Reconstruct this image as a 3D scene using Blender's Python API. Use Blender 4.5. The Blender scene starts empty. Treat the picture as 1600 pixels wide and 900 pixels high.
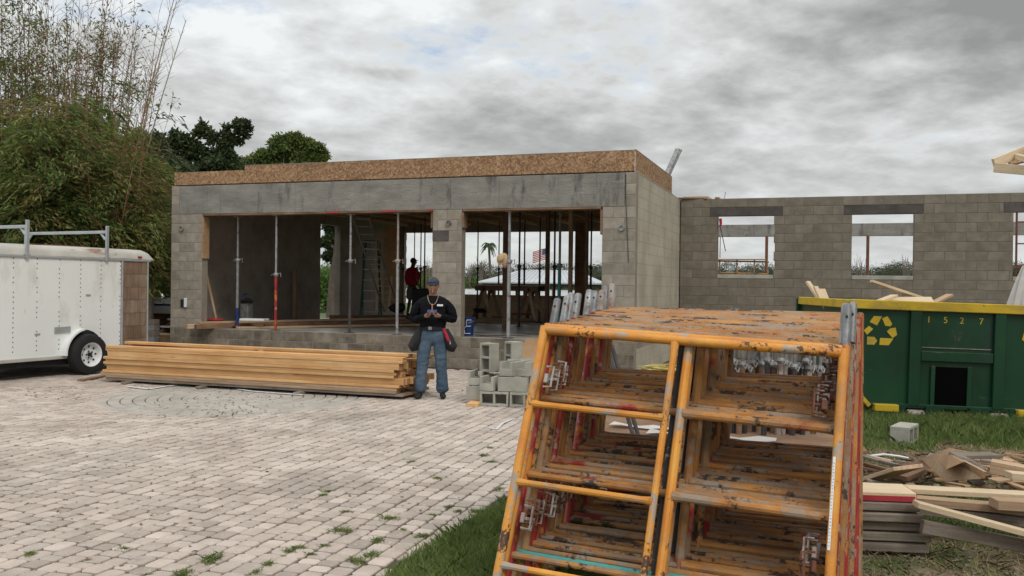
import bpy, math, random
import numpy as np
from mathutils import Vector, Matrix, Euler, noise
R = random.Random(7); NR = np.random.RandomState(7)
D = bpy.data; S = bpy.context.scene; C = S.collection
rad = math.radians

# ------------------------------------------------------------------ camera
F = 1370.0; PITCH = .00365; ROLL = .0125; EYE = 1.62
cF = Vector((0, math.cos(PITCH), -math.sin(PITCH))); u0 = Vector((0, math.sin(PITCH), math.cos(PITCH))); r0 = Vector((1, 0, 0))
cU = u0*math.cos(ROLL) - r0*math.sin(ROLL); cR = r0*math.cos(ROLL) + u0*math.sin(ROLL)
cam = D.objects.new('camera', D.cameras.new('camera')); C.objects.link(cam); S.camera = cam
m3 = Matrix((cR, cU, -cF)).transposed(); cam.matrix_world = Matrix.Translation((0, 0, EYE)) @ m3.to_4x4()
cam.data.sensor_width = 36; cam.data.lens = F/1600*36; cam.data.clip_end = 3000; cam.data.clip_start = .05
S.view_settings.view_transform = 'Standard'; S.view_settings.look = 'None'; S.view_settings.exposure = 0.0; S.view_settings.gamma = 1
S.render.resolution_x = 1024; S.render.resolution_y = 576

def at(px, py, d):                       # point at forward distance d seen at photograph pixel (px, py)
    return Vector((0, 0, EYE)) + (cF + cR*((px-800)/F) - cU*((py-450)/F))*d
def gd(px, py, z=0.0):                   # point at height z seen at a pixel below the horizon
    v = cF + cR*((px-800)/F) - cU*((py-450)/F); t = (z-EYE)/v.z
    return Vector((0, 0, EYE)) + v*t

# ------------------------------------------------------------------ world + sun
w = D.worlds.new('World'); S.world = w; w.use_nodes = True; nt = w.node_tree; nt.nodes.clear()
def N(nt, t, **k):
    n = nt.nodes.new(t)
    for a, b in k.items():
        if a.startswith('i_'):
            n.inputs[a[2:].replace('_', ' ')].default_value = b
        else: setattr(n, a, b)
    return n
def ramp(nt, stops, interp='LINEAR'):
    n = nt.nodes.new('ShaderNodeValToRGB'); cr = n.color_ramp; cr.interpolation = interp
    while len(cr.elements) < len(stops): cr.elements.new(.5)
    while len(cr.elements) > max(1, len(stops)): cr.elements.remove(cr.elements[-1])
    for e, (p, c) in zip(cr.elements, stops):
        e.position = p; e.color = (c[0], c[1], c[2], 1) if hasattr(c, '__len__') else (c, c, c, 1)
    return n
def mth(nt, op, a, b=None, c=None, clamp=False):
    n = nt.nodes.new('ShaderNodeMath'); n.operation = op; n.use_clamp = clamp
    for i, x in enumerate((a, b, c)):
        if x is None: continue
        if isinstance(x, (int, float)): n.inputs[i].default_value = x
        else: nt.links.new(x, n.inputs[i])
    return n.outputs[0]
SUN_EL, SUN_AZ = rad(48), rad(148)       # azimuth from +Y clockwise
L = nt.links
tc = N(nt, 'ShaderNodeTexCoord'); sx = N(nt, 'ShaderNodeSeparateXYZ'); L.new(tc.outputs['Generated'], sx.inputs[0])
zz = mth(nt, 'ADD', mth(nt, 'MAXIMUM', sx.outputs[2], 0.0), .22)
cx = N(nt, 'ShaderNodeCombineXYZ'); L.new(mth(nt, 'DIVIDE', sx.outputs[0], zz), cx.inputs[0]); L.new(mth(nt, 'DIVIDE', sx.outputs[1], zz), cx.inputs[1])
mp = N(nt, 'ShaderNodeMapping'); L.new(cx.outputs[0], mp.inputs[0]); mp.inputs['Location'].default_value = (3.1, 6.4, 0); mp.inputs['Scale'].default_value = (1.0, 1.0, 1); mp.inputs['Rotation'].default_value = (0, 0, rad(-24))
n1 = N(nt, 'ShaderNodeTexNoise', i_Scale=.95, i_Detail=3, i_Roughness=.5, i_Distortion=.0); L.new(mp.outputs[0], n1.inputs['Vector'])
n2 = N(nt, 'ShaderNodeTexNoise', i_Scale=2.6, i_Detail=11, i_Roughness=.6, i_Distortion=.15); L.new(mp.outputs[0], n2.inputs['Vector'])
n4 = N(nt, 'ShaderNodeTexNoise', i_Scale=8.0, i_Detail=7, i_Roughness=.55, i_Distortion=.1); L.new(mp.outputs[0], n4.inputs['Vector'])
mix = mth(nt, 'ADD', mth(nt, 'ADD', mth(nt, 'MULTIPLY', n1.outputs[0], .45), mth(nt, 'MULTIPLY', n2.outputs[0], .38)), mth(nt, 'MULTIPLY', n4.outputs[0], .17))
mix = mth(nt, 'ADD', mix, mth(nt, 'MULTIPLY', mth(nt, 'MULTIPLY', sx.outputs[0], mth(nt, 'MINIMUM', mth(nt, 'MAXIMUM', sx.outputs[2], 0), .35)), -.55))
cr = ramp(nt, [(.37, (.29, .30, .297)), (.425, (.39, .40, .397)), (.465, (.50, .512, .51)), (.50, (.60, .615, .613)), (.54, (.72, .74, .74)), (.59, (.86, .885, .89))]); L.new(mix, cr.inputs[0])
hz = ramp(nt, [(.0, 1), (.22, 0)]); L.new(sx.outputs[2], hz.inputs[0])
m1 = N(nt, 'ShaderNodeMixRGB'); m1.inputs[2].default_value = (.66, .69, .68, 1); L.new(mth(nt, 'MULTIPLY', hz.outputs[0], .6), m1.inputs[0]); L.new(cr.outputs[0], m1.inputs[1])
up = ramp(nt, [(.30, 1), (.9, 2.1)]); up = mth(nt, 'ADD', 1.0, mth(nt, 'MULTIPLY', mth(nt, 'MAXIMUM', mth(nt, 'SUBTRACT', sx.outputs[2], .33), 0), 1.5))
vm = N(nt, 'ShaderNodeVectorMath', operation='SCALE'); L.new(m1.outputs[0], vm.inputs[0]); L.new(up, vm.inputs['Scale'])
b1 = N(nt, 'ShaderNodeBackground', i_Strength=1.05); L.new(vm.outputs[0], b1.inputs[0])
sky = N(nt, 'ShaderNodeTexSky', sky_type='NISHITA'); sky.sun_disc = False; sky.sun_elevation = SUN_EL; sky.sun_rotation = SUN_AZ
b2 = N(nt, 'ShaderNodeBackground', i_Strength=.13); L.new(sky.outputs[0], b2.inputs[0])
# thin places where the blue shows: bright cloud only
n3 = N(nt, 'ShaderNodeTexNoise', i_Scale=1.5, i_Detail=7, i_Roughness=.6); mp3 = N(nt, 'ShaderNodeMapping'); mp3.inputs['Location'].default_value = (7.3, 1.1, 3); L.new(cx.outputs[0], mp3.inputs[0]); L.new(mp3.outputs[0], n3.inputs['Vector'])
gap = mth(nt, 'MULTIPLY', mth(nt, 'MULTIPLY', mth(nt, 'SUBTRACT', n3.outputs[0], .50), 9, clamp=True), mth(nt, 'MULTIPLY', mth(nt, 'SUBTRACT', mix, .525), 16, clamp=True), clamp=True)
ms = N(nt, 'ShaderNodeMixShader'); L.new(mth(nt, 'MULTIPLY', gap, .8), ms.inputs[0]); L.new(b1.outputs[0], ms.inputs[1]); L.new(b2.outputs[0], ms.inputs[2])
wo = N(nt, 'ShaderNodeOutputWorld'); L.new(ms.outputs[0], wo.inputs[0])
sun = D.objects.new('sun', D.lights.new('sun', 'SUN')); C.objects.link(sun); sun.data.energy = 1.5; sun.data.angle = rad(22); sun.data.color = (1, .96, .9)
sd = Vector((math.sin(SUN_AZ)*math.cos(SUN_EL), math.cos(SUN_AZ)*math.cos(SUN_EL), math.sin(SUN_EL)))
sun.rotation_euler = sd.to_track_quat('Z', 'Y').to_euler()

# ------------------------------------------------------------------ materials
def mat(name, cols, scale=4, rough=.8, bump=.3, bscale=60, rnd=.12, stretch=(1, 1, 1), metal=0, island=0, extra=None, spec=.4, detail=6, pos=False):
    m = D.materials.new(name); m.use_nodes = True; t = m.node_tree; b = t.nodes['Principled BSDF']; L = t.links
    tc = N(t, 'ShaderNodeTexCoord'); mp = N(t, 'ShaderNodeMapping'); mp.inputs['Scale'].default_value = stretch
    src = tc.outputs['Object']
    if pos: src = N(t, 'ShaderNodeNewGeometry').outputs['Position']
    oi = N(t, 'ShaderNodeObjectInfo'); off = N(t, 'ShaderNodeVectorMath', operation='ADD'); L.new(src, off.inputs[0])
    sc = N(t, 'ShaderNodeVectorMath', operation='SCALE'); sc.inputs[0].default_value = (13, 7, 29); L.new(oi.outputs['Random'], sc.inputs['Scale'])
    if not pos: L.new(sc.outputs[0], off.inputs[1])
    L.new(off.outputs[0], mp.inputs[0])
    n = N(t, 'ShaderNodeTexNoise', i_Scale=scale, i_Detail=detail, i_Roughness=.6); L.new(mp.outputs[0], n.inputs['Vector'])
    k = len(cols); st = [(.32 + .36*i/max(k-1, 1), c) for i, c in enumerate(cols)] if k > 1 else [(0, cols[0])]
    r = ramp(t, st); L.new(n.outputs[0], r.inputs[0]); col = r.outputs[0]
    m.diffuse_color = (*cols[0], 1)
    f = mth(t, 'ADD', 1-rnd, mth(t, 'MULTIPLY', oi.outputs['Random'], 2*rnd))
    if island:
        g = N(t, 'ShaderNodeNewGeometry'); f = mth(t, 'MULTIPLY', f, mth(t, 'ADD', 1-island, mth(t, 'MULTIPLY', g.outputs['Random Per Island'], 2*island)))
    v = N(t, 'ShaderNodeVectorMath', operation='SCALE'); L.new(col, v.inputs[0]); L.new(f, v.inputs['Scale']); col = v.outputs[0]
    if extra: col = extra(t, col, mp.outputs[0], b)
    L.new(col, b.inputs['Base Color']); b.inputs['Roughness'].default_value = rough; b.inputs['Metallic'].default_value = metal
    b.inputs['Specular IOR Level'].default_value = spec
    if bump:
        bn = N(t, 'ShaderNodeTexNoise', i_Scale=bscale, i_Detail=4); L.new(mp.outputs[0], bn.inputs['Vector'])
        bp = N(t, 'ShaderNodeBump', i_Strength=bump, i_Distance=.01); L.new(bn.outputs[0], bp.inputs['Height']); L.new(bp.outputs[0], b.inputs['Normal'])
    return m
def patches(colour, scale, lo, hi, stretch=(1, 1, 1), rough=None, seed=0, metal=None):
    """a second colour showing through in blotches of its own shape"""
    def fn(t, col, vec, b):
        L = t.links; mp = N(t, 'ShaderNodeMapping'); mp.inputs['Scale'].default_value = stretch; mp.inputs['Location'].default_value = (seed*3.7, seed*1.3, seed*2.1); L.new(vec, mp.inputs[0])
        n = N(t, 'ShaderNodeTexNoise', i_Scale=scale, i_Detail=8, i_Roughness=.65); L.new(mp.outputs[0], n.inputs['Vector'])
        r = ramp(t, [(lo, 0), (hi, 1)]); L.new(n.outputs[0], r.inputs[0])
        m = N(t, 'ShaderNodeMixRGB'); L.new(r.outputs[0], m.inputs[0]); L.new(col, m.inputs[1]); m.inputs[2].default_value = (*colour, 1)
        return m.outputs[0]
    return fn
def multi(*fs):
    def fn(t, col, vec, b):
        for f in fs: col = f(t, col, vec, b)
        return col
    return fn
def osb_fn(t, col, vec, b):
    L = t.links; outs = []
    for i, (rz, sc) in enumerate(((.5, 22), (-.8, 24), (1.5, 19))):
        m0 = N(t, 'ShaderNodeMapping'); m0.inputs['Rotation'].default_value = (0, rz, rz); L.new(vec, m0.inputs[0])
        mp = N(t, 'ShaderNodeMapping'); mp.inputs['Scale'].default_value = (sc*.42, sc*1.0, sc*1.5); L.new(m0.outputs[0], mp.inputs[0])
        v = N(t, 'ShaderNodeTexVoronoi'); v.inputs['Scale'].default_value = 1; L.new(mp.outputs[0], v.inputs['Vector']); outs.append(v)
    r = ramp(t, [(0, (.20, .105, .055)), (.45, (.31, .175, .09)), (1, (.47, .30, .17))])
    s = N(t, 'ShaderNodeSeparateColor'); L.new(outs[0].outputs['Color'], s.inputs[0]); s2 = N(t, 'ShaderNodeSeparateColor'); L.new(outs[1].outputs['Color'], s2.inputs[0]); s3 = N(t, 'ShaderNodeSeparateColor'); L.new(outs[2].outputs['Color'], s3.inputs[0])
    sel = mth(t, 'GREATER_THAN', s3.outputs[1], .5); mx = N(t, 'ShaderNodeMix'); L.new(sel, mx.inputs[0]); L.new(s.outputs[0], mx.inputs[2]); L.new(s2.outputs[0], mx.inputs[3]); L.new(mx.outputs[0], r.inputs[0])
    m = N(t, 'ShaderNodeMixRGB', blend_type='MULTIPLY'); m.inputs[0].default_value = .6; L.new(r.outputs[0], m.inputs[1]); sc = N(t, 'ShaderNodeVectorMath', operation='SCALE'); sc.inputs['Scale'].default_value = 2.6; L.new(col, sc.inputs[0]); L.new(sc.outputs[0], m.inputs[2])
    return m.outputs[0]
def grain(dark, scale=(2, 60, 60), amt=.5):
    def fn(t, col, vec, b):
        L = t.links; mp = N(t, 'ShaderNodeMapping'); mp.inputs['Scale'].default_value = scale; L.new(vec, mp.inputs[0])
        n = N(t, 'ShaderNodeTexNoise', i_Scale=1, i_Detail=5, i_Distortion=.6); L.new(mp.outputs[0], n.inputs['Vector'])
        r = ramp(t, [(.42, 0), (.68, 1)]); L.new(n.outputs[0], r.inputs[0])
        k = N(t, 'ShaderNodeTexVoronoi'); mk = N(t, 'ShaderNodeMapping'); mk.inputs['Scale'].default_value = (1.6, 9, 9); L.new(vec, mk.inputs[0]); L.new(mk.outputs[0], k.inputs['Vector']); k.inputs['Scale'].default_value = 1.0
        kk = ramp(t, [(.05, 1), (.13, 0)]); L.new(k.outputs['Distance'], kk.inputs[0])
        f = mth(t, 'MAXIMUM', mth(t, 'MULTIPLY', r.outputs[0], amt), mth(t, 'MULTIPLY', kk.outputs[0], .8))
        m = N(t, 'ShaderNodeMixRGB'); L.new(f, m.inputs[0]); L.new(col, m.inputs[1]); m.inputs[2].default_value = (*dark, 1); return m.outputs[0]
    return fn
MT = {}
def defmat(k, *a, **kw): MT[k] = mat(k, *a, **kw)
defmat('block', [(.24, .21, .17), (.30, .265, .215), (.36, .32, .265)], scale=5, rough=.95, bump=.5, bscale=90, rnd=.13, extra=patches((.40, .37, .32), 2.2, .58, .8, seed=1))
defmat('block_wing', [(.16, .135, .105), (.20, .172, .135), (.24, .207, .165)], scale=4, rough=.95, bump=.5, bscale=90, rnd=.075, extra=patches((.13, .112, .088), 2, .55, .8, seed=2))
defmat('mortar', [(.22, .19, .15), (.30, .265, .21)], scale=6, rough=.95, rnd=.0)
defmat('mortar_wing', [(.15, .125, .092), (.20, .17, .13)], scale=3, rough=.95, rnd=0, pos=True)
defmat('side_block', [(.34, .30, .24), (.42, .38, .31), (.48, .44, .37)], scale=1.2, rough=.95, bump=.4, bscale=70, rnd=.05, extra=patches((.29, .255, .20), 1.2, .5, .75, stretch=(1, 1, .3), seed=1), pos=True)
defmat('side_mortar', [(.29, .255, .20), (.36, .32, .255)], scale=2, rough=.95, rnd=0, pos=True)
defmat('inner_wall', [(.25, .215, .18), (.33, .29, .245), (.38, .335, .285)], scale=2, rough=.95, bump=.4, rnd=.05, pos=True)
defmat('beam', [(.19, .178, .157), (.25, .236, .21), (.31, .295, .265)], scale=2.6, rough=.9, bump=.7, bscale=35, rnd=.06, stretch=(.6, 1, 1.4), extra=multi(patches((.09, .085, .078), 2.6, .54, .70, stretch=(2.6, 1, .3), seed=2), patches((.35, .34, .32), 5, .58, .78, stretch=(.8, 1, 2.2), seed=5), patches((.13, .12, .105), 9, .58, .7, stretch=(.4, 1, 3), seed=8)))
defmat('dark_lintel', [(.07, .06, .055), (.12, .105, .095)], scale=5, rough=.9, rnd=.1)
defmat('slab', [(.22, .20, .175), (.30, .28, .245), (.40, .375, .335)], scale=.9, rough=.32, bump=.15, bscale=20, rnd=0)
defmat('wet', [(.12, .11, .10)], rough=.04, bump=0, rnd=0, spec=1)
defmat('dirty_block', [(.12, .10, .075), (.20, .17, .13), (.27, .24, .19)], scale=3, rough=.95, bump=.5, rnd=.15, extra=patches((.08, .065, .05), 3, .5, .75, seed=3))
defmat('osb', [(.28, .28, .28), (.42, .42, .42)], scale=1.3, rough=.8, bump=.3, bscale=40, rnd=.06, extra=osb_fn)
defmat('pine', [(.52, .28, .11), (.61, .36, .155), (.68, .44, .22)], scale=1.5, rough=.7, bump=.2, rnd=.2, extra=grain((.36, .17, .06), amt=.45))
defmat('pine_end', [(.30, .145, .06), (.42, .24, .11)], scale=25, rough=.8, rnd=.22)
defmat('old_pine', [(.36, .23, .14), (.47, .32, .20), (.56, .41, .27)], scale=1.5, rough=.85, bump=.3, rnd=.18, extra=grain((.22, .13, .075)))
defmat('pale_pine', [(.62, .48, .32), (.70, .56, .38)], scale=1.5, rough=.75, bump=.3, rnd=.1, extra=grain((.42, .28, .15), amt=.4))
defmat('grey_wood', [(.17, .135, .105), (.25, .205, .165), (.33, .28, .23)], scale=2, rough=.9, bump=.4, rnd=.2, extra=grain((.10, .075, .055)))
defmat('brown_wood', [(.15, .085, .05), (.23, .135, .08), (.31, .20, .12)], scale=2, rough=.85, bump=.3, rnd=.2, extra=grain((.08, .045, .03)))
defmat('ceiling_wood', [(.36, .22, .12), (.46, .30, .18)], scale=3, rough=.85, rnd=.15, extra=grain((.12, .06, .03)))
defmat('plywood', [(.36, .22, .12), (.44, .29, .16)], scale=2, rough=.75, rnd=.12, extra=grain((.27, .15, .07), scale=(1, 14, 14)))
defmat('red_wood', [(.30, .02, .025), (.42, .04, .05)], scale=5, rough=.8, rnd=.1)
def chips(colour, big, small, lo, hi, th, seed=0, stretch=(1, 1, 1)):
    """chipped paint: fine chips that only gather where a broad wear mask is high"""
    def fn(t, col, vec, b):
        L = t.links; mp = N(t, 'ShaderNodeMapping'); mp.inputs['Location'].default_value = (seed*3.7, seed*1.3, seed*2.1); mp.inputs['Scale'].default_value = stretch; L.new(vec, mp.inputs[0])
        a = N(t, 'ShaderNodeTexNoise', i_Scale=big, i_Detail=2); L.new(mp.outputs[0], a.inputs['Vector']); c = N(t, 'ShaderNodeTexNoise', i_Scale=small, i_Detail=8, i_Roughness=.7); L.new(mp.outputs[0], c.inputs['Vector'])
        v = mth(t, 'ADD', mth(t, 'MULTIPLY', a.outputs[0], th), mth(t, 'MULTIPLY', c.outputs[0], 1-th)); r = ramp(t, [(lo, 0), (hi, 1)]); L.new(v, r.inputs[0])
        m = N(t, 'ShaderNodeMixRGB'); L.new(r.outputs[0], m.inputs[0]); L.new(col, m.inputs[1]); m.inputs[2].default_value = (*colour, 1); return m.outputs[0]
    return fn
defmat('orange_paint', [(.55, .19, .028), (.66, .27, .04), (.71, .34, .06)], scale=5, rough=.5, bump=.3, bscale=120, rnd=.06, extra=multi(patches((.36, .20, .09), 3.5, .52, .72, seed=6), chips((.38, .31, .25), 4, 26, .555, .60, .55, 1), chips((.085, .045, .03), 5, 45, .585, .615, .5, 2), patches((.38, .03, .025), 1.8, .64, .68, seed=3)))
defmat('orange_worn', [(.27, .105, .03), (.40, .17, .042), (.52, .25, .062)], scale=5, rough=.7, bump=.4, bscale=110, rnd=.16, extra=multi(patches((.26, .17, .10), 4, .46, .62, seed=6), chips((.30, .23, .17), 3, 24, .50, .58, .5, 4), chips((.055, .035, .024), 4, 30, .545, .585, .55, 5), patches((.32, .02, .02), 1.6, .61, .66, seed=7)))
defmat('black_post', [(.02, .018, .016), (.04, .036, .032)], scale=6, rough=.6, bump=.3, rnd=.1, extra=chips((.30, .27, .24), 4, 30, .56, .58, .5, 3))  # near-black colour with paler chips, used on two middle posts
defmat('red_paint', [(.26, .02, .018), (.38, .03, .028)], scale=6, rough=.5, bump=.25, rnd=.1, extra=multi(patches((.58, .20, .03), 4, .55, .62, seed=3), patches((.33, .28, .24), 9, .58, .64, seed=2)))
defmat('teal_paint', [(.05, .30, .27), (.09, .37, .33)], scale=8, rough=.55, rnd=0, extra=patches((.10, .06, .04), 14, .58, .62, seed=2))
defmat('galv', [(.20, .205, .205), (.30, .305, .305), (.38, .385, .38)], scale=12, rough=.5, bump=.3, metal=.35, rnd=.15, extra=patches((.16, .08, .055), 9, .56, .68, seed=3))
defmat('galv_pin', [(.16, .165, .17), (.25, .255, .26), (.34, .345, .345)], scale=14, rough=.5, bump=.3, metal=.3, rnd=.2, extra=patches((.13, .075, .055), 14, .54, .66, seed=3))
defmat('pocket_shade', [(.004, .004, .004)], rough=1, bump=0, rnd=0, spec=0)  # matt near-black, paints the shade inside the dumpster pocket
defmat('galv_rust', [(.20, .12, .09), (.34, .29, .26), (.46, .43, .40)], scale=9, rough=.65, bump=.4, metal=.2, rnd=.2)
defmat('dark_steel', [(.045, .04, .038), (.09, .08, .075)], scale=8, rough=.6, metal=.3, rnd=.2)
defmat('rust_steel', [(.12, .045, .025), (.19, .08, .045)], scale=9, rough=.8, rnd=.2)
defmat('sticker', [(.36, .36, .35), (.48, .48, .46)], scale=30, rough=.6, rnd=.1, extra=patches((.22, .20, .18), 90, .52, .60, stretch=(1, 1, 2), seed=1))
defmat('trailer_white', [(.77, .79, .775), (.83, .85, .835)], scale=.8, rough=.32, bump=.35, bscale=1.6, rnd=.015, extra=multi(patches((.50, .47, .41), 1.6, .54, .80, stretch=(1.2, 1, .5), seed=1), patches((.42, .39, .33), 14, .66, .74, stretch=(1, 1, .3), seed=5)))
defmat('trailer_trim', [(.40, .38, .34), (.52, .50, .45)], scale=3, rough=.5, rnd=.05, extra=patches((.25, .13, .08), 3, .60, .70, stretch=(.5, 1, 1), seed=3))
defmat('trailer_ply', [(.17, .11, .075), (.25, .175, .12), (.34, .265, .20)], scale=2.5, rough=.8, bump=.2, rnd=.08, stretch=(1, 1, .8), extra=grain((.09, .045, .028), scale=(30, 30, 1.5), amt=.6))
defmat('alu', [(.42, .44, .45), (.52, .54, .55)], scale=8, rough=.4, metal=.5, rnd=.05)
defmat('dull_metal', [(.16, .15, .14), (.30, .29, .28)], scale=14, rough=.6, metal=.3, rnd=.25)
defmat('rubber', [(.012, .012, .012), (.022, .021, .02)], scale=9, rough=.85, rnd=0)
defmat('white_paint', [(.68, .70, .72), (.76, .77, .78)], scale=9, rough=.4, rnd=.03)
defmat('black', [(.012, .012, .013), (.02, .02, .021)], scale=9, rough=.75, rnd=.1)
defmat('rivet', [(.12, .12, .12)], rough=.6, bump=0)
defmat('green_paint', [(.003, .030, .011), (.005, .042, .016), (.007, .055, .021)], scale=1.3, rough=.42, bump=.05, bscale=6, rnd=.03, extra=multi(patches((.022, .042, .03), 2.2, .52, .75, stretch=(1, 1, .35), seed=2), chips((.08, .055, .03), 1.6, 24, .63, .67, .55, 3, stretch=(.8, 1, 1.0)), chips((.06, .11, .08), 2.2, 60, .60, .64, .45, 5, stretch=(.15, 1, 2))))
defmat('yellow_paint', [(.52, .34, .015), (.62, .42, .03)], scale=2.5, rough=.5, bump=.1, rnd=.03, extra=multi(patches((.33, .23, .05), 3, .50, .70, stretch=(.4, 1, 1), seed=3), chips((.16, .10, .04), 2.5, 28, .60, .66, .5, 2)))
defmat('cmu', [(.31, .30, .25), (.38, .37, .315), (.45, .435, .375)], scale=5, rough=.95, bump=.5, bscale=140, rnd=.08)
defmat('cmu_inside', [(.30, .30, .25)], rough=.95)
defmat('paver', [(.35, .29, .245), (.44, .37, .315), (.54, .465, .405)], scale=2.2, rough=.92, bump=.45, bscale=90, rnd=.17, island=0, extra=multi(patches((.56, .50, .45), 30, .58, .68, seed=1), patches((.26, .215, .18), 3, .60, .74, seed=4)))
defmat('paver_field', [(.39, .325, .275), (.47, .40, .342), (.55, .48, .415)], scale=.9, rough=.92, bump=.45, bscale=90, rnd=0, island=.17, extra=multi(patches((.56, .50, .45), 30, .58, .68, seed=1), patches((.26, .215, .18), .45, .56, .72, seed=4), patches((.20, .165, .13), 1.7, .64, .74, seed=9)))
defmat('paver_circle', [(.33, .30, .26), (.38, .348, .305), (.43, .395, .35)], scale=.9, rough=.92, bump=.4, bscale=90, rnd=0, island=.10)
defmat('joint_sand', [(.045, .035, .028), (.085, .068, .055)], scale=4, rough=1, bump=.4, rnd=0)
defmat('soil', [(.12, .085, .05), (.18, .13, .085), (.27, .21, .145), (.15, .12, .07)], scale=1.1, rough=1, bump=.8, bscale=25, rnd=0, extra=patches((.07, .10, .03), 1.3, .48, .62, seed=2))
defmat('far_grass', [(.06, .09, .025), (.09, .125, .04)], scale=.5, rough=1, rnd=0)
defmat('grass', [(.12, .18, .05), (.18, .245, .07), (.25, .30, .10)], scale=2, rough=.7, bump=0, rnd=0, island=.35, pos=True)
defmat('dry_grass', [(.22, .17, .08), (.30, .24, .12)], scale=2, rough=.9, bump=0, rnd=0, island=.3)
defmat('leaf_bamboo', [(.075, .115, .025), (.13, .175, .04), (.19, .22, .06)], scale=.5, rough=.7, bump=0, rnd=.1, island=.5, pos=True)
defmat('leaf_yellow', [(.13, .12, .035), (.19, .17, .05), (.25, .21, .075)], scale=.7, rough=.7, bump=0, rnd=.1, island=.4, pos=True)
defmat('leaf_dry', [(.14, .085, .045), (.20, .13, .06)], scale=1, rough=.8, bump=0, rnd=0, island=.4)
defmat('leaf_oak', [(.038, .062, .024), (.062, .092, .035), (.10, .13, .05)], scale=.6, rough=.6, bump=0, rnd=.12, island=.45, pos=True)
defmat('leaf_far', [(.055, .065, .04), (.08, .092, .052), (.11, .12, .07)], scale=.06, rough=.8, bump=0, rnd=.1, island=.35, pos=True)
defmat('leaf_bright', [(.07, .13, .025), (.12, .20, .04)], scale=.7, rough=.7, bump=0, rnd=.1, island=.35, pos=True)
defmat('bark', [(.09, .07, .055), (.15, .12, .09)], scale=6, rough=.95, rnd=.1)
defmat('culm', [(.17, .075, .04), (.24, .12, .06), (.18, .14, .06)], scale=1.2, rough=.6, bump=0, rnd=.35, pos=True)
defmat('culm_pale', [(.22, .17, .13), (.30, .25, .20)], scale=2, rough=.7, bump=0, rnd=.2)
defmat('water', [(.45, .47, .47)], rough=.25, bump=0, rnd=0, spec=1)
defmat('roof_white', [(.42, .44, .46), (.50, .52, .54)], scale=.5, rough=.6, rnd=0)
defmat('skin', [(.27, .14, .09), (.35, .19, .125)], scale=8, rough=.55, bump=.1, rnd=0)
defmat('skin_dark', [(.10, .05, .035), (.14, .07, .05)], scale=8, rough=.55, rnd=0)
defmat('hair', [(.02, .02, .022), (.07, .07, .075)], scale=30, rough=.7, bump=.6, rnd=0)
defmat('shirt_black', [(.007, .007, .009), (.012, .012, .015)], scale=10, spec=.1, rough=1, bump=.35, bscale=22, rnd=0)
defmat('jeans', [(.04, .07, .105), (.07, .11, .155), (.10, .145, .195)], scale=5, rough=.9, bump=.4, bscale=25, rnd=0)
defmat('shirt_red', [(.42, .015, .03), (.52, .03, .045)], scale=5, rough=.9, bump=.3, bscale=20, rnd=0)
defmat('khaki', [(.20, .18, .14), (.27, .24, .19)], scale=5, rough=.9, rnd=0)
defmat('red_strap', [(.35, .015, .03), (.45, .02, .05)], scale=8, rough=.7, rnd=0)
defmat('chain', [(.55, .48, .33)], rough=.35, metal=.7, rnd=0)
defmat('pink', [(.75, .25, .17)], rough=.5, rnd=0)
defmat('blue_plastic', [(.01, .03, .12), (.015, .04, .16)], scale=6, rough=.4, rnd=0)
defmat('ladder_green', [(.01, .07, .055), (.02, .10, .08)], scale=6, rough=.5, rnd=0)
defmat('ladder_grey', [(.12, .10, .09), (.20, .175, .155)], scale=8, rough=.6, rnd=.1)
defmat('rope_yellow', [(.50, .40, .10), (.60, .50, .18)], scale=20, rough=.8, rnd=.05)
defmat('straw', [(.40, .28, .14), (.50, .36, .20)], scale=20, rough=.9, rnd=0)
defmat('flag_red', [(.45, .03, .05)], rough=.8, rnd=0); defmat('flag_white', [(.75, .75, .75)], rough=.8, rnd=0); defmat('flag_blue', [(.03, .04, .16)], rough=.8, rnd=0)
m = mat('plastic_film', [(.55, .53, .50), (.68, .66, .63)], scale=2, rough=.35, bump=.5, bscale=8, rnd=0); m.node_tree.nodes['Principled BSDF'].inputs['Alpha'].default_value = .8; MT['plastic_film'] = m
for k in ('leaf_yellow', 'leaf_bamboo', 'leaf_oak', 'leaf_bright', 'grass', 'leaf_far', 'leaf_dry'):
    t = MT[k].node_tree; b = t.nodes['Principled BSDF']; o = [n for n in t.nodes if n.type == 'OUTPUT_MATERIAL'][0]
    tr = N(t, 'ShaderNodeBsdfTranslucent'); t.links.new(b.inputs['Base Color'].links[0].from_socket, tr.inputs[0]); mx = N(t, 'ShaderNodeMixShader'); mx.inputs[0].default_value = .35
    t.links.new(b.outputs[0], mx.inputs[1]); t.links.new(tr.outputs[0], mx.inputs[2]); t.links.new(mx.outputs[0], o.inputs[0])

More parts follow.
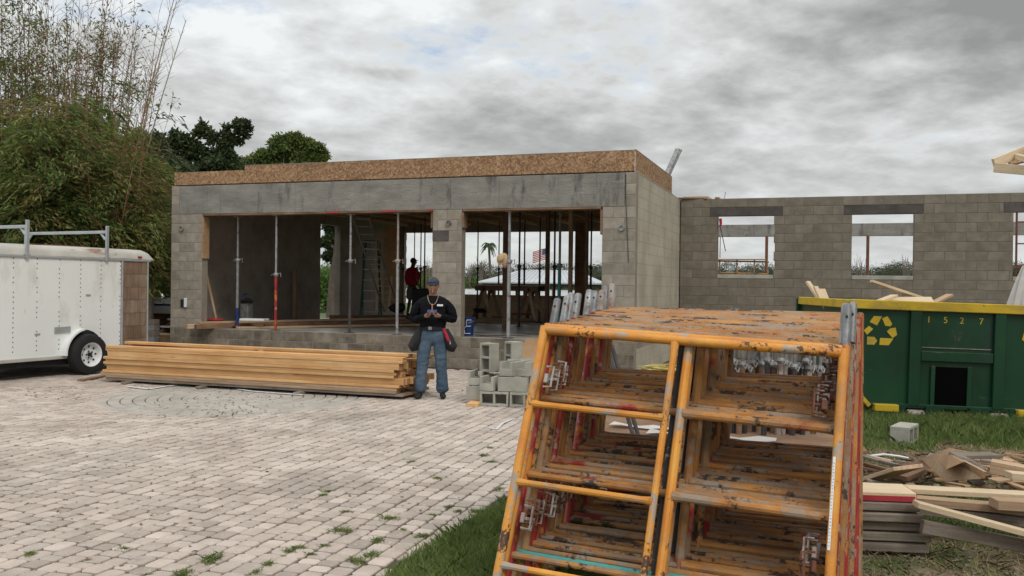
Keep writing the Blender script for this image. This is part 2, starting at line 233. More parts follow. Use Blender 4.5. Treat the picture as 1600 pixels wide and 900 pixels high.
# ------------------------------------------------------------------ builders
class B:
    def __init__(s): s.v = []; s.f = []
    def add(s, vs, fs, M=None):
        o = len(s.v); s.v += [tuple(M @ Vector(p)) if M else tuple(p) for p in vs]; s.f += [tuple(o+i for i in f) for f in fs]; return s
    def box(s, c, d, M=None):
        x, y, z = c; a, b, e = d[0]/2, d[1]/2, d[2]/2
        vs = [(x-a, y-b, z-e), (x+a, y-b, z-e), (x+a, y+b, z-e), (x-a, y+b, z-e), (x-a, y-b, z+e), (x+a, y-b, z+e), (x+a, y+b, z+e), (x-a, y+b, z+e)]
        return s.add(vs, [(3, 2, 1, 0), (4, 5, 6, 7), (0, 1, 5, 4), (1, 2, 6, 5), (2, 3, 7, 6), (3, 0, 4, 7)], M)
    def cbox(s, c, d, ch=.004, M=None):
        x, y, z = c; h = (d[0]/2, d[1]/2, d[2]/2); vs = []; ix = {}
        for sx in (-1, 1):
            for sy in (-1, 1):
                for sz in (-1, 1):
                    for a in range(3):
                        p = [sx*(h[0]-ch), sy*(h[1]-ch), sz*(h[2]-ch)]; p[a] = (sx, sy, sz)[a]*h[a]
                        ix[(sx, sy, sz, a)] = len(vs); vs.append((x+p[0], y+p[1], z+p[2]))
        fs = []
        for a in range(3):
            b, e = (a+1) % 3, (a+2) % 3
            for sg in (-1, 1):
                q = []
                for (i, j) in ((-1, -1), (1, -1), (1, 1), (-1, 1)):
                    k = [0, 0, 0]; k[a] = sg; k[b] = i; k[e] = j; q.append(ix[(*k, a)])
                fs.append(tuple(q) if sg > 0 else tuple(q[::-1]))
            for i in (-1, 1):
                for j in (-1, 1):
                    k0 = [0, 0, 0]; k1 = [0, 0, 0]; k0[b] = k1[b] = i; k0[e] = k1[e] = j; k0[a] = -1; k1[a] = 1
                    q = (ix[(*k0, b)], ix[(*k1, b)], ix[(*k1, e)], ix[(*k0, e)]); fs.append(q if i*j < 0 else q[::-1])
        for sx in (-1, 1):
            for sy in (-1, 1):
                for sz in (-1, 1):
                    q = tuple(ix[(sx, sy, sz, a)] for a in range(3)); fs.append(q if sx*sy*sz > 0 else q[::-1])
        return s.add(vs, fs, M)
    def tube(s, pts, r, n=8, caps=True, M=None):
        pts = [Vector(p) for p in pts]; rs = r if hasattr(r, '__len__') else [r]*len(pts); vs = []; fs = []
        t0 = (pts[1]-pts[0]).normalized(); a = t0.orthogonal().normalized()
        for i, p in enumerate(pts):
            t = (pts[min(i+1, len(pts)-1)]-pts[max(i-1, 0)]).normalized(); a = (a - t*a.dot(t)).normalized(); b = t.cross(a)
            for k in range(n):
                g = 2*math.pi*k/n; vs.append(p + (a*math.cos(g)+b*math.sin(g))*rs[i])
        for i in range(len(pts)-1):
            for k in range(n): fs.append((i*n+k, i*n+(k+1) % n, (i+1)*n+(k+1) % n, (i+1)*n+k))
        if caps: fs.append(tuple(range(n))[::-1]); fs.append(tuple((len(pts)-1)*n+k for k in range(n)))
        return s.add(vs, fs, M)
    def prism(s, poly, y0, y1, M=None):          # polygon in (x, z), extruded along y
        n = len(poly); vs = [(x, y0, z) for x, z in poly] + [(x, y1, z) for x, z in poly]
        return s.add(vs, [tuple(range(n)), tuple(range(2*n-1, n-1, -1))] + [(i, i+n, (i+1) % n+n, (i+1) % n) for i in range(n)], M)
    def lathe(s, prof, n=24, M=None, cap=True):  # (radius, z) profile about z
        vs = []; fs = []
        for r_, z in prof:
            for k in range(n): g = 2*math.pi*k/n; vs.append((r_*math.cos(g), r_*math.sin(g), z))
        for i in range(len(prof)-1):
            for k in range(n): fs.append((i*n+k, i*n+(k+1) % n, (i+1)*n+(k+1) % n, (i+1)*n+k))
        if cap: fs.append(tuple(range(n))[::-1]); fs.append(tuple((len(prof)-1)*n+k for k in range(n)))
        return s.add(vs, fs, M)
    def mesh(s, name):
        m = D.meshes.new(name); m.from_pydata(s.v, [], s.f); m.update(); return m
    def obj(s, name, mt, parent=None, smooth=False, loc=None, rot=None):
        me = s.mesh(name)
        for q in (mt if isinstance(mt, (list, tuple)) else [mt]): me.materials.append(MT[q])
        if smooth:
            for p in me.polygons: p.use_smooth = True
            me.set_sharp_from_angle(angle=rad(40))
        return link(name, me, parent, loc, rot)
def link(name, me, parent=None, loc=None, rot=None):
    o = D.objects.new(name, me); C.objects.link(o)
    if parent: o.parent = parent
    if loc is not None: o.location = loc
    if rot is not None: o.rotation_euler = rot
    return o
def tag(o, label=None, cat=None, group=None, kind=None):
    if label: o['label'] = label
    if cat: o['category'] = cat
    if group: o['group'] = group
    if kind: o['kind'] = kind
    return o
def thing(name, label, cat, loc=(0, 0, 0), rz=0, group=None, rot=None):
    o = D.objects.new(name, None); C.objects.link(o); o.location = loc; o.rotation_euler = rot or (0, 0, rz); o.empty_display_size = .2
    return tag(o, label, cat, group)
def dup(o, loc=None, rz=None, label=None, parent=None):
    c = o.copy(); C.objects.link(c); c.parent = parent
    if loc is not None: c.location = loc
    if rz is not None: c.rotation_euler = (0, 0, rz)
    if label: c['label'] = label
    for ch in list(o.children): dup(ch, parent=c)
    return c
def npmesh(name, V, Fq, k=4):
    me = D.meshes.new(name); V = np.asarray(V, np.float32).reshape(-1, 3); n = len(Fq)
    me.vertices.add(len(V)); me.vertices.foreach_set('co', V.ravel()); me.loops.add(n*k); me.loops.foreach_set('vertex_index', np.asarray(Fq, np.int32).ravel())
    me.polygons.add(n); me.polygons.foreach_set('loop_start', np.arange(0, n*k, k, dtype=np.int32)); me.polygons.foreach_set('loop_total', np.full(n, k, np.int32)); me.update(calc_edges=True); return me
def leaves(name, P, l, wd, mt, parent=None, droop=0.0, dirs=None):
    """one small folded leaf-shaped quad at each point of P"""
    n = len(P); d = NR.normal(size=(n, 3)) if dirs is None else dirs + NR.normal(size=(n, 3))*.35
    d[:, 2] -= droop; d /= np.linalg.norm(d, axis=1)[:, None]
    e = np.cross(d, NR.normal(size=(n, 3))); e /= np.linalg.norm(e, axis=1)[:, None]
    ll = l*(.6+.8*NR.rand(n))[:, None]; ww = wd*(.6+.8*NR.rand(n))[:, None]
    V = np.stack([P, P+d*ll*.5+e*ww*.5, P+d*ll, P+d*ll*.5-e*ww*.5], 1)
    me = npmesh(name, V, np.arange(n*4).reshape(n, 4)); me.materials.append(MT[mt]); o = link(name, me, parent); return o
def blob_pts(cs, rs, n, hollow=.45):
    cs = np.asarray(cs, float); rs = np.asarray(rs, float); vol = rs.prod(1); k = NR.choice(len(cs), n, p=vol**.75/(vol**.75).sum())
    d = NR.normal(size=(n, 3)); d /= np.linalg.norm(d, axis=1)[:, None]; r_ = (hollow + (1-hollow)*NR.rand(n))[:, None]**.6*(1+.28*np.abs(NR.normal(size=n))[:, None])
    return cs[k] + d*r_*rs[k]
def skin(name, V, E, rr, mt, parent=None, sub=2, root=0, loc=None, folds=0.0):
    me = D.meshes.new(name); me.from_pydata([tuple(v) for v in V], E, []); o = D.objects.new(name+'_src', me); C.objects.link(o)
    md = o.modifiers.new('s', 'SKIN'); md.use_smooth_shade = True; sv = me.skin_vertices[0].data
    for i, r_ in enumerate(rr): sv[i].radius = r_ if hasattr(r_, '__len__') else (r_, r_)
    for i in range(len(V)): sv[i].use_root = (i == root)
    s2 = o.modifiers.new('u', 'SUBSURF'); s2.levels = sub; s2.render_levels = sub
    dg = bpy.context.evaluated_depsgraph_get(); dg.update(); nm = D.meshes.new_from_object(o.evaluated_get(dg)); nm.name = name
    nm.materials.clear(); nm.materials.append(MT[mt]); D.objects.remove(o); D.meshes.remove(me)
    if folds:
        for v in nm.vertices:
            q = v.co; n_ = noise.noise(Vector((q.x*9, q.y*9, q.z*20)))+.6*noise.noise(Vector((q.x*22+5, q.y*22, q.z*34))); v.co = q+v.normal*folds*n_
    for p in nm.polygons: p.use_smooth = True
    return link(name, nm, parent, loc)

# ------------------------------------------------------------------ the building's own frame
TH = rad(19.4); BC = Vector((2.19, 15.62, 0)); BR = -TH
MB_ = Matrix.Translation(BC) @ Matrix.Rotation(BR, 4, 'Z')
def bw(u, v, z=0.0): return MB_ @ Vector((u, v, z))
CH = .2032; SLAB = .61; TOP = 18*CH; OPN = 15*CH

# ------------------------------------------------------------------ ground
def grid_sheet(name, poly, z, mt, kind='structure', parent=None, th=.06):
    b = B(); n = len(poly); vs = [(x, y, z) for x, y in poly] + [(x, y, z-th) for x, y in poly]
    b.add(vs, [tuple(range(n)), tuple(range(2*n-1, n-1, -1))] + [(i, i+n, (i+1) % n+n, (i+1) % n) for i in range(n)]); return tag(b.obj(name, mt, parent), kind=kind)
def terrain():
    xs = np.concatenate([np.linspace(-900, -60, 15), np.linspace(-50, 50, 41), np.linspace(60, 900, 15)]); ys = np.concatenate([np.linspace(-60, 20, 17), np.linspace(26, 140, 24), [500, 520, 540, 700, 1500]])
    V = []
    for y in ys:
        for x in xs:
            z = -.055 if y < 30 else -.055-1.0*min(1, (y-30)/95)
            if 128 < y < 515: z = -3
            elif y >= 515: z = -.6
            V.append((x, y, z))
    nx = len(xs); Fq = [(j*nx+i, j*nx+i+1, (j+1)*nx+i+1, (j+1)*nx+i) for j in range(len(ys)-1) for i in range(nx-1)]
    me = npmesh('ground', V, Fq); me.materials.append(MT['far_grass']); tag(link('ground', me), kind='structure')
terrain()
b = B(); b.add([(-900, 110, -1.0), (900, 110, -1.0), (900, 530, -1.0), (-900, 530, -1.0)], [(0, 1, 2, 3)]); tag(b.obj('water', 'water'), kind='structure')
grid_sheet('dirt_yard', [(-.5, 2), (14, 2), (14, 30), (-16, 30), (-16, 17), (-.5, 12)], -.018, 'soil', th=.03)

# paved yard: rows run back along the building's side direction, irregular lengths
edge = [gd(560, 960), gd(600, 900), gd(650, 862), gd(700, 832), gd(745, 805), gd(790, 782), gd(840, 745), gd(890, 700), gd(930, 650), gd(955, 610), gd(985, 580)]
edge = [(p.x, p.y) for p in edge]
def xlim(y):
    if y <= edge[0][1]: return edge[0][0]
    for (x0, y0), (x1, y1) in zip(edge, edge[1:]):
        if y0 <= y <= y1: return x0+(x1-x0)*(y-y0)/max(y1-y0, 1e-6)
    return edge[-1][0]
CX, CY = gd(372, 620).x, gd(372, 620).y; CRAD = 1.72
yard = grid_sheet('paved_yard', [(-13, 3)] + [(edge[0][0], 3)] + edge + [(2.3, 15.3), (-7.6, 18.9), (-13, 20.9)], -.014, 'joint_sand', th=.02)
pav = []
rd = Vector((math.sin(rad(17)), math.cos(rad(17)))); rc = Vector((rd.y, -rd.x)); RW = .130
for i in range(-135, 75):
    t = -4 + R.random()*.2
    while t < 22:
        ln = R.choice((.10, .13, .13, .155, .185)); c = rd*(t+ln/2)+rc*(i*RW); t += ln
        x, y = c.x, c.y
        if y < 3.4 or x > xlim(y)-.02+R.random()*.05 or x < -12.5: continue
        if abs(x/max(y, .1)) > .8 or y > 19: continue
        bu = MB_.inverted() @ Vector((x, y, 0))
        if bu.y > -.12 and bu.x > -10.6: continue
        if (x-CX)**2+(y-CY)**2 < (CRAD+.03)**2: continue
        pav.append((x, y, ln, math.hypot(x, y)))
pav.sort(key=lambda p: p[3])
def paver_geo(lx, ly, ch, b, M, zt=0, bev=.008):
    def ring(s, z):
        a, e = lx/2-s, ly/2-s; c = ch
        return [(-a+c, -e, z), (a-c, -e, z), (a, -e+c, z), (a, e-c, z), (a-c, e, z), (-a+c, e, z), (-a, e-c, z), (-a, -e+c, z)]
    vs = ring(bev, zt) + ring(0, zt-bev*.8) + ring(0, zt-.022)
    fs = [tuple(range(8))]
    for q in (0, 8): fs += [(q+(k+1) % 8, q+k, q+8+k, q+8+(k+1) % 8) for k in range(8)]
    b.add(vs, fs, M)
pang = math.atan2(-rd.x, rd.y)
pm = {}
for ln in (.10, .13, .155, .185):
    for q in range(3):
        b = B(); paver_geo(RW-.008-R.random()*.007, ln-.008-R.random()*.007, .012+R.random()*.010, b, None, bev=.006); me = b.mesh('paver'); me.materials.append(MT['paver']); pm[(ln, q)] = me
inview = [p for p in pav if abs((p[0]/p[1])*F) < 800 and 450+EYE*F/p[1] < 915][:298]; chosen = set((p[0], p[1]) for p in inview)
for x, y, ln, _ in inview:
    o = link('paver', pm[(ln, R.randrange(3))], yard); o.location = (x+R.uniform(-.003, .003), y+R.uniform(-.003, .003), R.uniform(-.003, .004)); o.rotation_euler = (R.uniform(-.015, .015), R.uniform(-.015, .015), pang+R.uniform(-.035, .035))
b = B()
for x, y, ln, _ in pav:
    if (x, y) in chosen: continue
    M = Matrix.Translation((x, y, R.uniform(-.003, .004))) @ Euler((R.uniform(-.015, .015), R.uniform(-.015, .015), pang+R.uniform(-.03, .03))).to_matrix().to_4x4()
    paver_geo(RW-.009-R.random()*.007, ln-.010-R.random()*.007, .012+R.random()*.010, b, M, bev=.006)
tag(b.obj('paver_field', 'paver_field', yard), kind='stuff')
b = B()                                   # round motif: rings of wedge pavers
rr = .12
b.lathe([(.002, -.02), (.10, -.02), (.105, -.006), (.10, 0), (.002, 0)], 14, Matrix.Translation((CX, CY, 0)))
while rr < CRAD-.03:
    wd = .155; nseg = max(8, int(2*math.pi*(rr+wd/2)/.17)); a0 = R.random()
    for k in range(nseg):
        am = a0+2*math.pi*(k+.5)/nseg; tw = 2*math.pi*(rr+wd/2)/nseg
        M = Matrix.Translation((CX+math.cos(am)*(rr+wd/2), CY+math.sin(am)*(rr+wd/2), R.uniform(-.002, .002))) @ Matrix.Rotation(am, 4, 'Z')
        paver_geo(wd-.012, tw-.012, .012, b, M)
    rr += wd
tag(b.obj('paver_circle', 'paver_circle', yard), kind='stuff')
# ------------------------------------------------------------------ block walls
_bm = {}
def block_mesh(wd, dp, mt, h=.1937):
    k = (round(wd, 3), dp, mt, round(h, 3))
    if k not in _bm:
        b = B(); b.cbox((0, 0, 0), (wd, dp, h), .005); me = b.mesh('block'); me.materials.append(MT[mt]); _bm[k] = me
    return _bm[k]
def courses(u0_, u1, z0, z1, opens, off=0.0):
    """running-bond cells (u centre, z centre, width, height) clear of the openings (ua, ub, za, zb)"""
    out = []; k0 = int(round(z0/CH)); nz = int(round((z1-z0)/CH))
    for k in range(nz):
        za, zb = z0+k*CH, z0+(k+1)*CH; zc = (za+zb)/2; segs = [(u0_, u1)]
        for (a, b_, c, d) in opens:
            if c < zc < d:
                ns = []
                for s, e in segs:
                    if b_ <= s or a >= e: ns.append((s, e)); continue
                    if a > s: ns.append((s, a))
                    if b_ < e: ns.append((b_, e))
                segs = ns
        for s, e in segs:
            x = math.floor((s-off)/.4064)*.4064 + off + ((k0+k) % 2)*.2032
            while x > s+1e-6: x -= .4064
            while x < e-1e-6:
                a, b_ = max(x, s), min(x+.4064, e)
                if b_-a > .05: out.append(((a+b_)/2, zc, b_-a-.010, CH-.0095, a, b_))
                x += .4064
    return out
def wall(name, parent, cells, mt, mmt, u_axis=True, fixed=0.0, thick=.194, piece=True):
    """a wall child with its blocks; u_axis: runs along u at v=fixed..fixed+thick, else along v at u=fixed-thick..fixed"""
    core = B()
    for (c, z, wd, h, a, b_) in cells:
        if u_axis: core.box(((a+b_)/2, fixed+thick/2, z), (b_-a-.0004, thick-.009, CH+.0002))
        else: core.box((fixed-thick/2, (a+b_)/2, z), (thick-.009, b_-a-.0004, CH+.0002))
    o = core.obj(name, mmt, parent)
    if piece:
        for (c, z, wd, h, a, b_) in cells:
            q = link('block', block_mesh(wd, thick, mt, h), o)
            q.location = (c, fixed+thick/2, z) if u_axis else (fixed-thick/2, c, z)
            q.rotation_euler = (R.uniform(-.003, .003), 0, (0 if u_axis else math.pi/2)+R.uniform(-.0025, .0025))
    else:
        b = B()
        for (c, z, wd, h, a, b_) in cells:
            if u_axis: b.cbox((c, fixed+thick/2+R.uniform(-.0015, .0015), z), (wd, thick, h), .004)
            else: b.cbox((fixed-thick/2+R.uniform(-.0008, .0008), c, z), (thick if mt != 'side_block' else thick-.006, wd+(.004 if mt == 'side_block' else 0), h+(.004 if mt == 'side_block' else 0)), .0025)
        q = b.obj('block_courses', mt, o); q['kind'] = 'stuff'
    return o

gar = thing('unfinished_garage', 'unfinished grey block garage with three wide openings under a concrete beam and chipboard edge', 'building', BC, BR)
L0 = -10.16; MP0, MP1 = -3.96, -3.35; RP = -.61; LP = -9.35
opn = [(LP, MP0, 0, OPN), (MP1, RP, 0, OPN)]
cells = courses(L0, 0, SLAB, TOP, opn + [(L0+.2, -.2, OPN, TOP+1)], off=L0)
# corner strips beside the cast beam are full height; darker patch block on the middle pier left out of the cells
fw = wall('left_pier', gar, [c for c in cells if c[0] < -7], 'block', 'mortar', True, 0.0); wall('middle_pier', gar, [c for c in cells if -7 < c[0] < -2], 'block', 'mortar', True, 0.0); wall('right_pier', gar, [c for c in cells if c[0] > -2], 'block', 'mortar', True, 0.0)
cells = courses(.2, 5.12, 0, TOP, [], off=0)
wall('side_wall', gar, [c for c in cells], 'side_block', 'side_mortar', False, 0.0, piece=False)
# cast beam, with its formwork plank and end returns
b = B(); prev = L0+.205
for x in (-8.9, -7.05, -5.35, -3.6, -2.6, -1.45, -.205):
    b.cbox(((prev+x)/2, .1, (OPN+TOP)/2), (x-prev-.002, .204, TOP-OPN-.006), .004); prev = x
bm_ = b.obj('concrete_beam', 'beam', gar)
for x0_, x1_, z in ((LP+.02, -6.6, OPN-.022), (-6.6, MP0-.02, OPN-.018), (MP1+.02, RP-.02, OPN-.02)):
    B().cbox(((x0_+x1_)/2, .1, z), (x1_-x0_-.01, .25, .036), .003).obj('form_plank', 'brown_wood', gar)
for x in (-6.15, -3.99, -4.9): B().cbox((x, -.035, OPN-.018), (.3 if x != -3.99 else .1, .012, .03), .002).obj('red_clamp_plate', 'red_wood', gar)
for x, zl, w_ in ((LP+.02, .9, .036), (MP0-.02, .3, .036), (MP1+.02, .3, .036), (RP-.02, .45, .036)):
    B().cbox((x, .09, OPN-.05-zl/2), (w_, .2, zl), .003).obj('form_board', 'plywood' if zl > .5 else 'brown_wood', gar)
B().cbox((-9.0+.0, -.012, 2.6), (.001, .001, .001), .0001) 
b = B(); b.cbox((MP0+.17, -.006, 2.55), (.34, .012, .2), .003); b.obj('dark_patch', 'dark_lintel', gar)  # thin dark plate laid on the face of the middle pier
def roundbox(u, z, mt='galv'):
    b = B(); b.lathe([(.055, 0), (.055, .03), (.046, .034), (.042, .012), (.002, .012)], 20, Matrix.Translation((u, -.002, z)) @ Matrix.Rotation(rad(90), 4, 'X')); o = b.obj('junction_box', mt, gar, True)
roundbox(-9.88, 2.74); roundbox(-3.62, 2.79); roundbox(-.25, 2.66)
# square outlet low on the left pier
b = B(); b.box((-9.83, -.004, 1.13), (.12, .012, .17)); o = b.obj('outlet_box', 'black', gar); B().cbox((-9.75, -.02, 1.15), (.06, .04, .2), .006).obj('outlet_cover', 'white_paint', o)
b = B(); b.tube([(-.19, -.008, 3.62), (-.185, -.01, 3.2), (-.15, -.012, 2.6), (-.12, -.01, 2.05)], .006, 5); b.obj('hanging_wire', 'dark_steel', gar)
# slab, its block edge and steps of dirt
b = B(); b.cbox(((L0)/2, 5.2, SLAB-.06), (-L0+.0, 10.38, .12), .006); sl = b.obj('floor_slab', 'slab', gar); sl.location.z = .001
cells = courses(L0, 0, 0, 3*CH-.12*0, [], off=L0+.1); cells = [c for c in cells]
wall('slab_edge', gar, cells, 'dirty_block', 'mortar', True, -.004, thick=.2)
for (x, y, a, e) in ((-3.2, .75, .5, .10), (-2.6, .95, .35, .07), (-3.6, 1.5, .4, .08), (-2.9, .35, .55, .06), (-2.2, 1.7, .6, .12), (-4.4, 1.2, .5, .1), (-1.4, 1.0, .5, .09)):
    n = 18; b = B(); vs = [(x+a*math.cos(g)*(1+.25*math.sin(3*g+x)), y+e*math.sin(g)*(1+.3*math.cos(2*g+x)), 0) for g in [2*math.pi*k/n for k in range(n)]]
    b.add([(p[0], p[1], SLAB+.005) for p in vs], [tuple(range(n))]); b.obj('puddle', 'wet', gar)
# left side wall with its door opening, rear left corner
lw = courses(.2, 10.4, SLAB, TOP, [(5.7, 6.75, 0, 16*CH)], off=0)
wall('left_wall', gar, lw, 'inner_wall', 'inner_wall', False, L0+.2, piece=False)
rw_ = courses(L0, L0+.42, SLAB, TOP, [], off=L0); wall('rear_pier', gar, rw_, 'inner_wall', 'inner_wall', True, 10.4, piece=False)
B().cbox((L0/2, 10.5, (3.28+TOP)/2), (-L0, .2, TOP-3.28), .005).obj('rear_beam', 'inner_wall', gar)
wall('rear_right_pier', gar, courses(-.8, 0, SLAB, 3.25, [], off=-.8), 'inner_wall', 'inner_wall', True, 10.4, piece=False)
wall('right_inner_wall', gar, courses(5.12, 10.4, 0, TOP, [], off=0), 'inner_wall', 'inner_wall', False, -.001, piece=False)
# ceiling deck: joists along the front, stringers back to front
dk = B().cbox((L0/2, 5.25, TOP+.012), (-L0-.03, 10.3, .018), .002).obj('roof_deck', 'ceiling_wood', gar)
for i in range(24): B().cbox((L0/2, .5+i*.42, TOP-.05+.0), (-L0-.44, .04, .09), .002).obj('joist', 'ceiling_wood', gar)
for i in range(9): B().cbox((L0+.6+i*1.1, 5.3, TOP-.098-.05), (.09, 9.9, .09), .003).obj('stringer', 'old_pine', gar)
# chipboard edge of the roof
for x0_, x1_, h in ((L0+.06, -8.3, .275), (-8.3, -7.02, .362), (-7.02, -4.6, .363), (-4.6, -2.17, .364), (-2.17, -.03, .364)):
    b = B(); b.cbox(((x0_+x1_)/2, .012, TOP+.022+h/2), (x1_-x0_-.005, .012, h), .0015); b.obj('osb_panel', 'osb', gar)
for y0, y1 in ((.03, 2.45), (2.45, 4.05)):
    b = B(); b.cbox((-.024, (y0+y1)/2, TOP+.022+.186), (.012, y1-y0-.005, .372), .0015); b.obj('osb_panel', 'osb', gar)
B().cbox((L0/2, .14, TOP+.13), (-L0-.16, .22, .25), .01).obj('rim_frame', 'brown_wood', gar)
B().cbox((-4.18, .035, TOP+.022+.371), (8.24, .05, .014), .003).obj('edge_cap', 'grey_wood', gar)
B().cbox((-.045, 2.05, TOP+.022+.383), (.05, 3.95, .02), .003).obj('edge_cap', 'grey_wood', gar)
B().cbox((L0+.6, .25, TOP+.25), (.9, .04, .09), .003, ).obj('roof_scrap', 'pale_pine', gar)
b = B(); b.cbox((-.006, 2.1, TOP+.012), (.014, 4.1, .02), .003); b.obj('mortar_line', 'cmu', gar)

# ------------------------------------------------------------------ wing
wing = thing('unfinished_wing', 'long unfinished block wall with square window openings behind the green dumpster', 'building', BC, BR)
wins = [(.87, 2.11), (3.75, 4.99), (6.87, 8.12)]
# openings: half-height sill casting sits in the lowest opening course
cells = courses(.02, 10.2, 0, TOP, [(a, b_, 9*CH, 16*CH) for a, b_ in wins] + [(a-.18, b_+.18, 16*CH, 17*CH) for a, b_ in wins], off=.1)
vis = [c for c in cells if c[1] > .9 and c[0] < 8.4]; hid = [c for c in cells if not (c[1] > .9 and c[0] < 8.4)]
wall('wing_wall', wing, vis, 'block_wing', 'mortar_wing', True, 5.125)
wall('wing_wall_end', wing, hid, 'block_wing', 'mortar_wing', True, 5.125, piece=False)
for i, (a, b_) in enumerate(wins):
    wn = B().cbox(((a+b_)/2, 5.222, 16.5*CH), (b_-a+.35, .2, CH-.012), .004).obj('lintel', 'dark_lintel', wing)
    B().cbox(((a+b_)/2, 5.225, 9*CH+.045), (b_-a-.01, .215, .088), .006).obj('sill', 'cmu', wing)
# rear wall of the wing: tie beam on posts, low wall below
B().cbox((5.2, 13.3, 3.43), (11.5, .2, .38), .006).obj('rear_tie_beam', 'beam', wing)
for x in (-.4, 2.95, 6.25, 10.0): B().cbox((x, 13.3, 1.9), (.5, .2, 2.66), .01).obj('rear_post', 'block_wing', wing)
B().cbox((5.2, 13.3, .85), (11.5, .2, .5), .006).obj('rear_low_wall', 'block_wing', wing)
B().cbox((5.2, 9.2, .5), (10.4, 7.9, .2), .01).obj('wing_slab', 'slab', wing)
# steel props seen in the windows
def upx(px, v):
    k = (px-800)/F; X0, Y0 = BC.x+math.sin(TH)*v, BC.y+math.cos(TH)*v
    return (Y0*k-X0)/(math.cos(TH)+math.sin(TH)*k)
for (u, v, lab) in ((upx(1197, 12.9), 12.9, 'thin brown steel post seen through the right part of the left window'), (upx(1355, 12.9), 12.9, 'thin brown steel post seen through the middle window')):
    b = B(); b.tube([(0, 0, 0), (0, 0, 2.62)], .045, 8); p = thing('steel_prop', lab, 'prop', bw(u, v, SLAB), BR, 'props inside the wing'); b.obj('tube', 'rust_steel', p)
    B().box((0, 0, .005), (.15, .15, .01)).obj('base_plate', 'rust_steel', p)
# red strap on the left window jamb
st = thing('red_strap', 'red strap and metal bar hanging at the left edge of the left window', 'strap', bw(.93, 5.1, 3.2), BR)
B().tube([(0, 0, 0), (.01, 0, -.12), (-.01, 0, -.2)], [.035, .03, .015], 8).obj('strap', 'red_strap', st, True); B().tube([(0, .06, -.2), (-.005, .06, -.9)], .012, 6).obj('bar', 'galv_rust', st); B().tube([(.0, .05, -.2), (.12, .05, -.75)], .01, 6).obj('lever', 'dark_steel', st)
# orange guard rail beyond the left window
gr = thing('guard_rail', 'orange brown guard rail beyond the left window', 'railing', bw(upx(1160, 8.6), 8.6, SLAB), BR)
for z in (1.72, 1.40): B().tube([(-.72, 0, z), (.66, 0, z-.02)], .022, 6).obj('rail', 'orange_worn', gr)
for x in (-.6, -.15, .3, .62): B().tube([(x, 0, 0), (x, 0, 1.75)], .02, 6).obj('post', 'orange_worn', gr)
B().cbox((-.05, -.02, 1.76), (1.3, .09, .03), .003).obj('top_board', 'old_pine', gr)
# timber offcuts on the wall head at the inner corner
k = 0
for (u, v, l, rz, z, lab) in ((.25, 5.15, .75, .1, .02, 'long flat board lying lowest on the wall top at the inner corner'), (.35, 5.3, .6, -.2, .06, 'upper board of the offcuts on the wall top at the inner corner'), (.62, 5.2, .22, 1.2, .02, 'short stubby offcut on the wall top nearest the inner corner boards'), (.85, 5.22, .2, 1.45, .02, 'farthest right short offcut on the wall top by the inner corner')):
    o = B().cbox((0, 0, 0), (l, .09, .038), .003).obj('offcut', 'old_pine' if k else 'brown_wood', None, loc=bw(u, v, TOP+z), rot=(0, .02, BR+rz)); tag(o, lab, 'board', 'offcuts on the wall top'); k += 1
b = B(); b.tube([(0, 0, 0), (.03, 0, .16)], .006, 5); tag(b.obj('rebar_stub', 'rust_steel', None, loc=bw(1.0, 5.2, TOP)), 'short rusty rod sticking up from the wall top left of the first window', 'rod')
# extension ladder end sticking above the roof
def ladder(name, lab, cat, p0, p1, half, mt, rmt, nr, rail=(.03, .07), cap=None, side=None):
    p0, p1 = Vector(p0), Vector(p1); t = thing(name, lab, cat, p0); d = p1-p0; s = (side or Vector((math.cos(BR), math.sin(BR), 0))).normalized(); ln = d.length; zq = d.normalized(); yq = zq.cross(s).normalized()
    M = Matrix((s, yq, zq)).transposed().to_4x4()
    for sg in (-1, 1):
        r_ = B().cbox((sg*half, 0, ln/2), (rail[0], rail[1], ln), .004, M).obj('rail', mt, t)
        if cap: B().cbox((sg*half, 0, ln+.02), (rail[0]+.01, rail[1]+.01, .06), .006, M).obj('end_cap', cap, r_)
    for i in range(nr): B().tube([(-half, 0, (i+.6)*ln/nr), (half, 0, (i+.6)*ln/nr)], .014, 6, M=M).obj('rung', rmt, t)
    return t
pt_ = bw(-.35, 4.2, TOP+.03); tp = at(1060, 235, 20.6)
ladder('extension_ladder', 'grey metal ladder end rising above the back corner of the garage roof', 'ladder', pt_, tp, .09, 'galv', 'galv', 4, cap='galv_rust', side=Vector((.42, .9, 0)), rail=(.05, .10))

# ------------------------------------------------------------------ shoring posts
def prop_post(u, v, top, col_low, col_up, lab, r_=.027, z0=SLAB, plate=True, jack=True, mid=1.45):
    p = thing('shoring_post', lab, 'post', bw(u, v, z0), BR, 'shoring posts in the garage')
    h = top-z0; mid = min(mid, h*.6)
    B().tube([(0, 0, .012), (0, 0, mid)], r_*1.15, 10).obj('outer_tube', col_low, p, True)
    B().tube([(0, 0, mid-.02), (0, 0, h-.01)], r_*.85, 10).obj('inner_tube', col_up, p, True)
    if plate: B().cbox((0, 0, .006), (.16, .16, .012), .002).obj('base_plate', 'dark_steel', p); B().cbox((0, 0, h-.008), (.14, .14, .01), .002).obj('head_plate', 'galv_rust', p)
    if jack:
        c = B(); c.lathe([(r_*1.3, mid-.03), (r_*1.9, mid-.01), (r_*1.9, mid+.03), (r_*1.3, mid+.05)], 12); c.obj('collar_nut', col_up, p, True)
        B().tube([(-.11, 0, mid+.0), (-.04, -.03, mid+.02), (.05, 0, mid+.02), (.1, .02, mid+.05), (.105, .02, mid-.04)], .009, 6).obj('pin_handle', col_up, p, True)
    return p
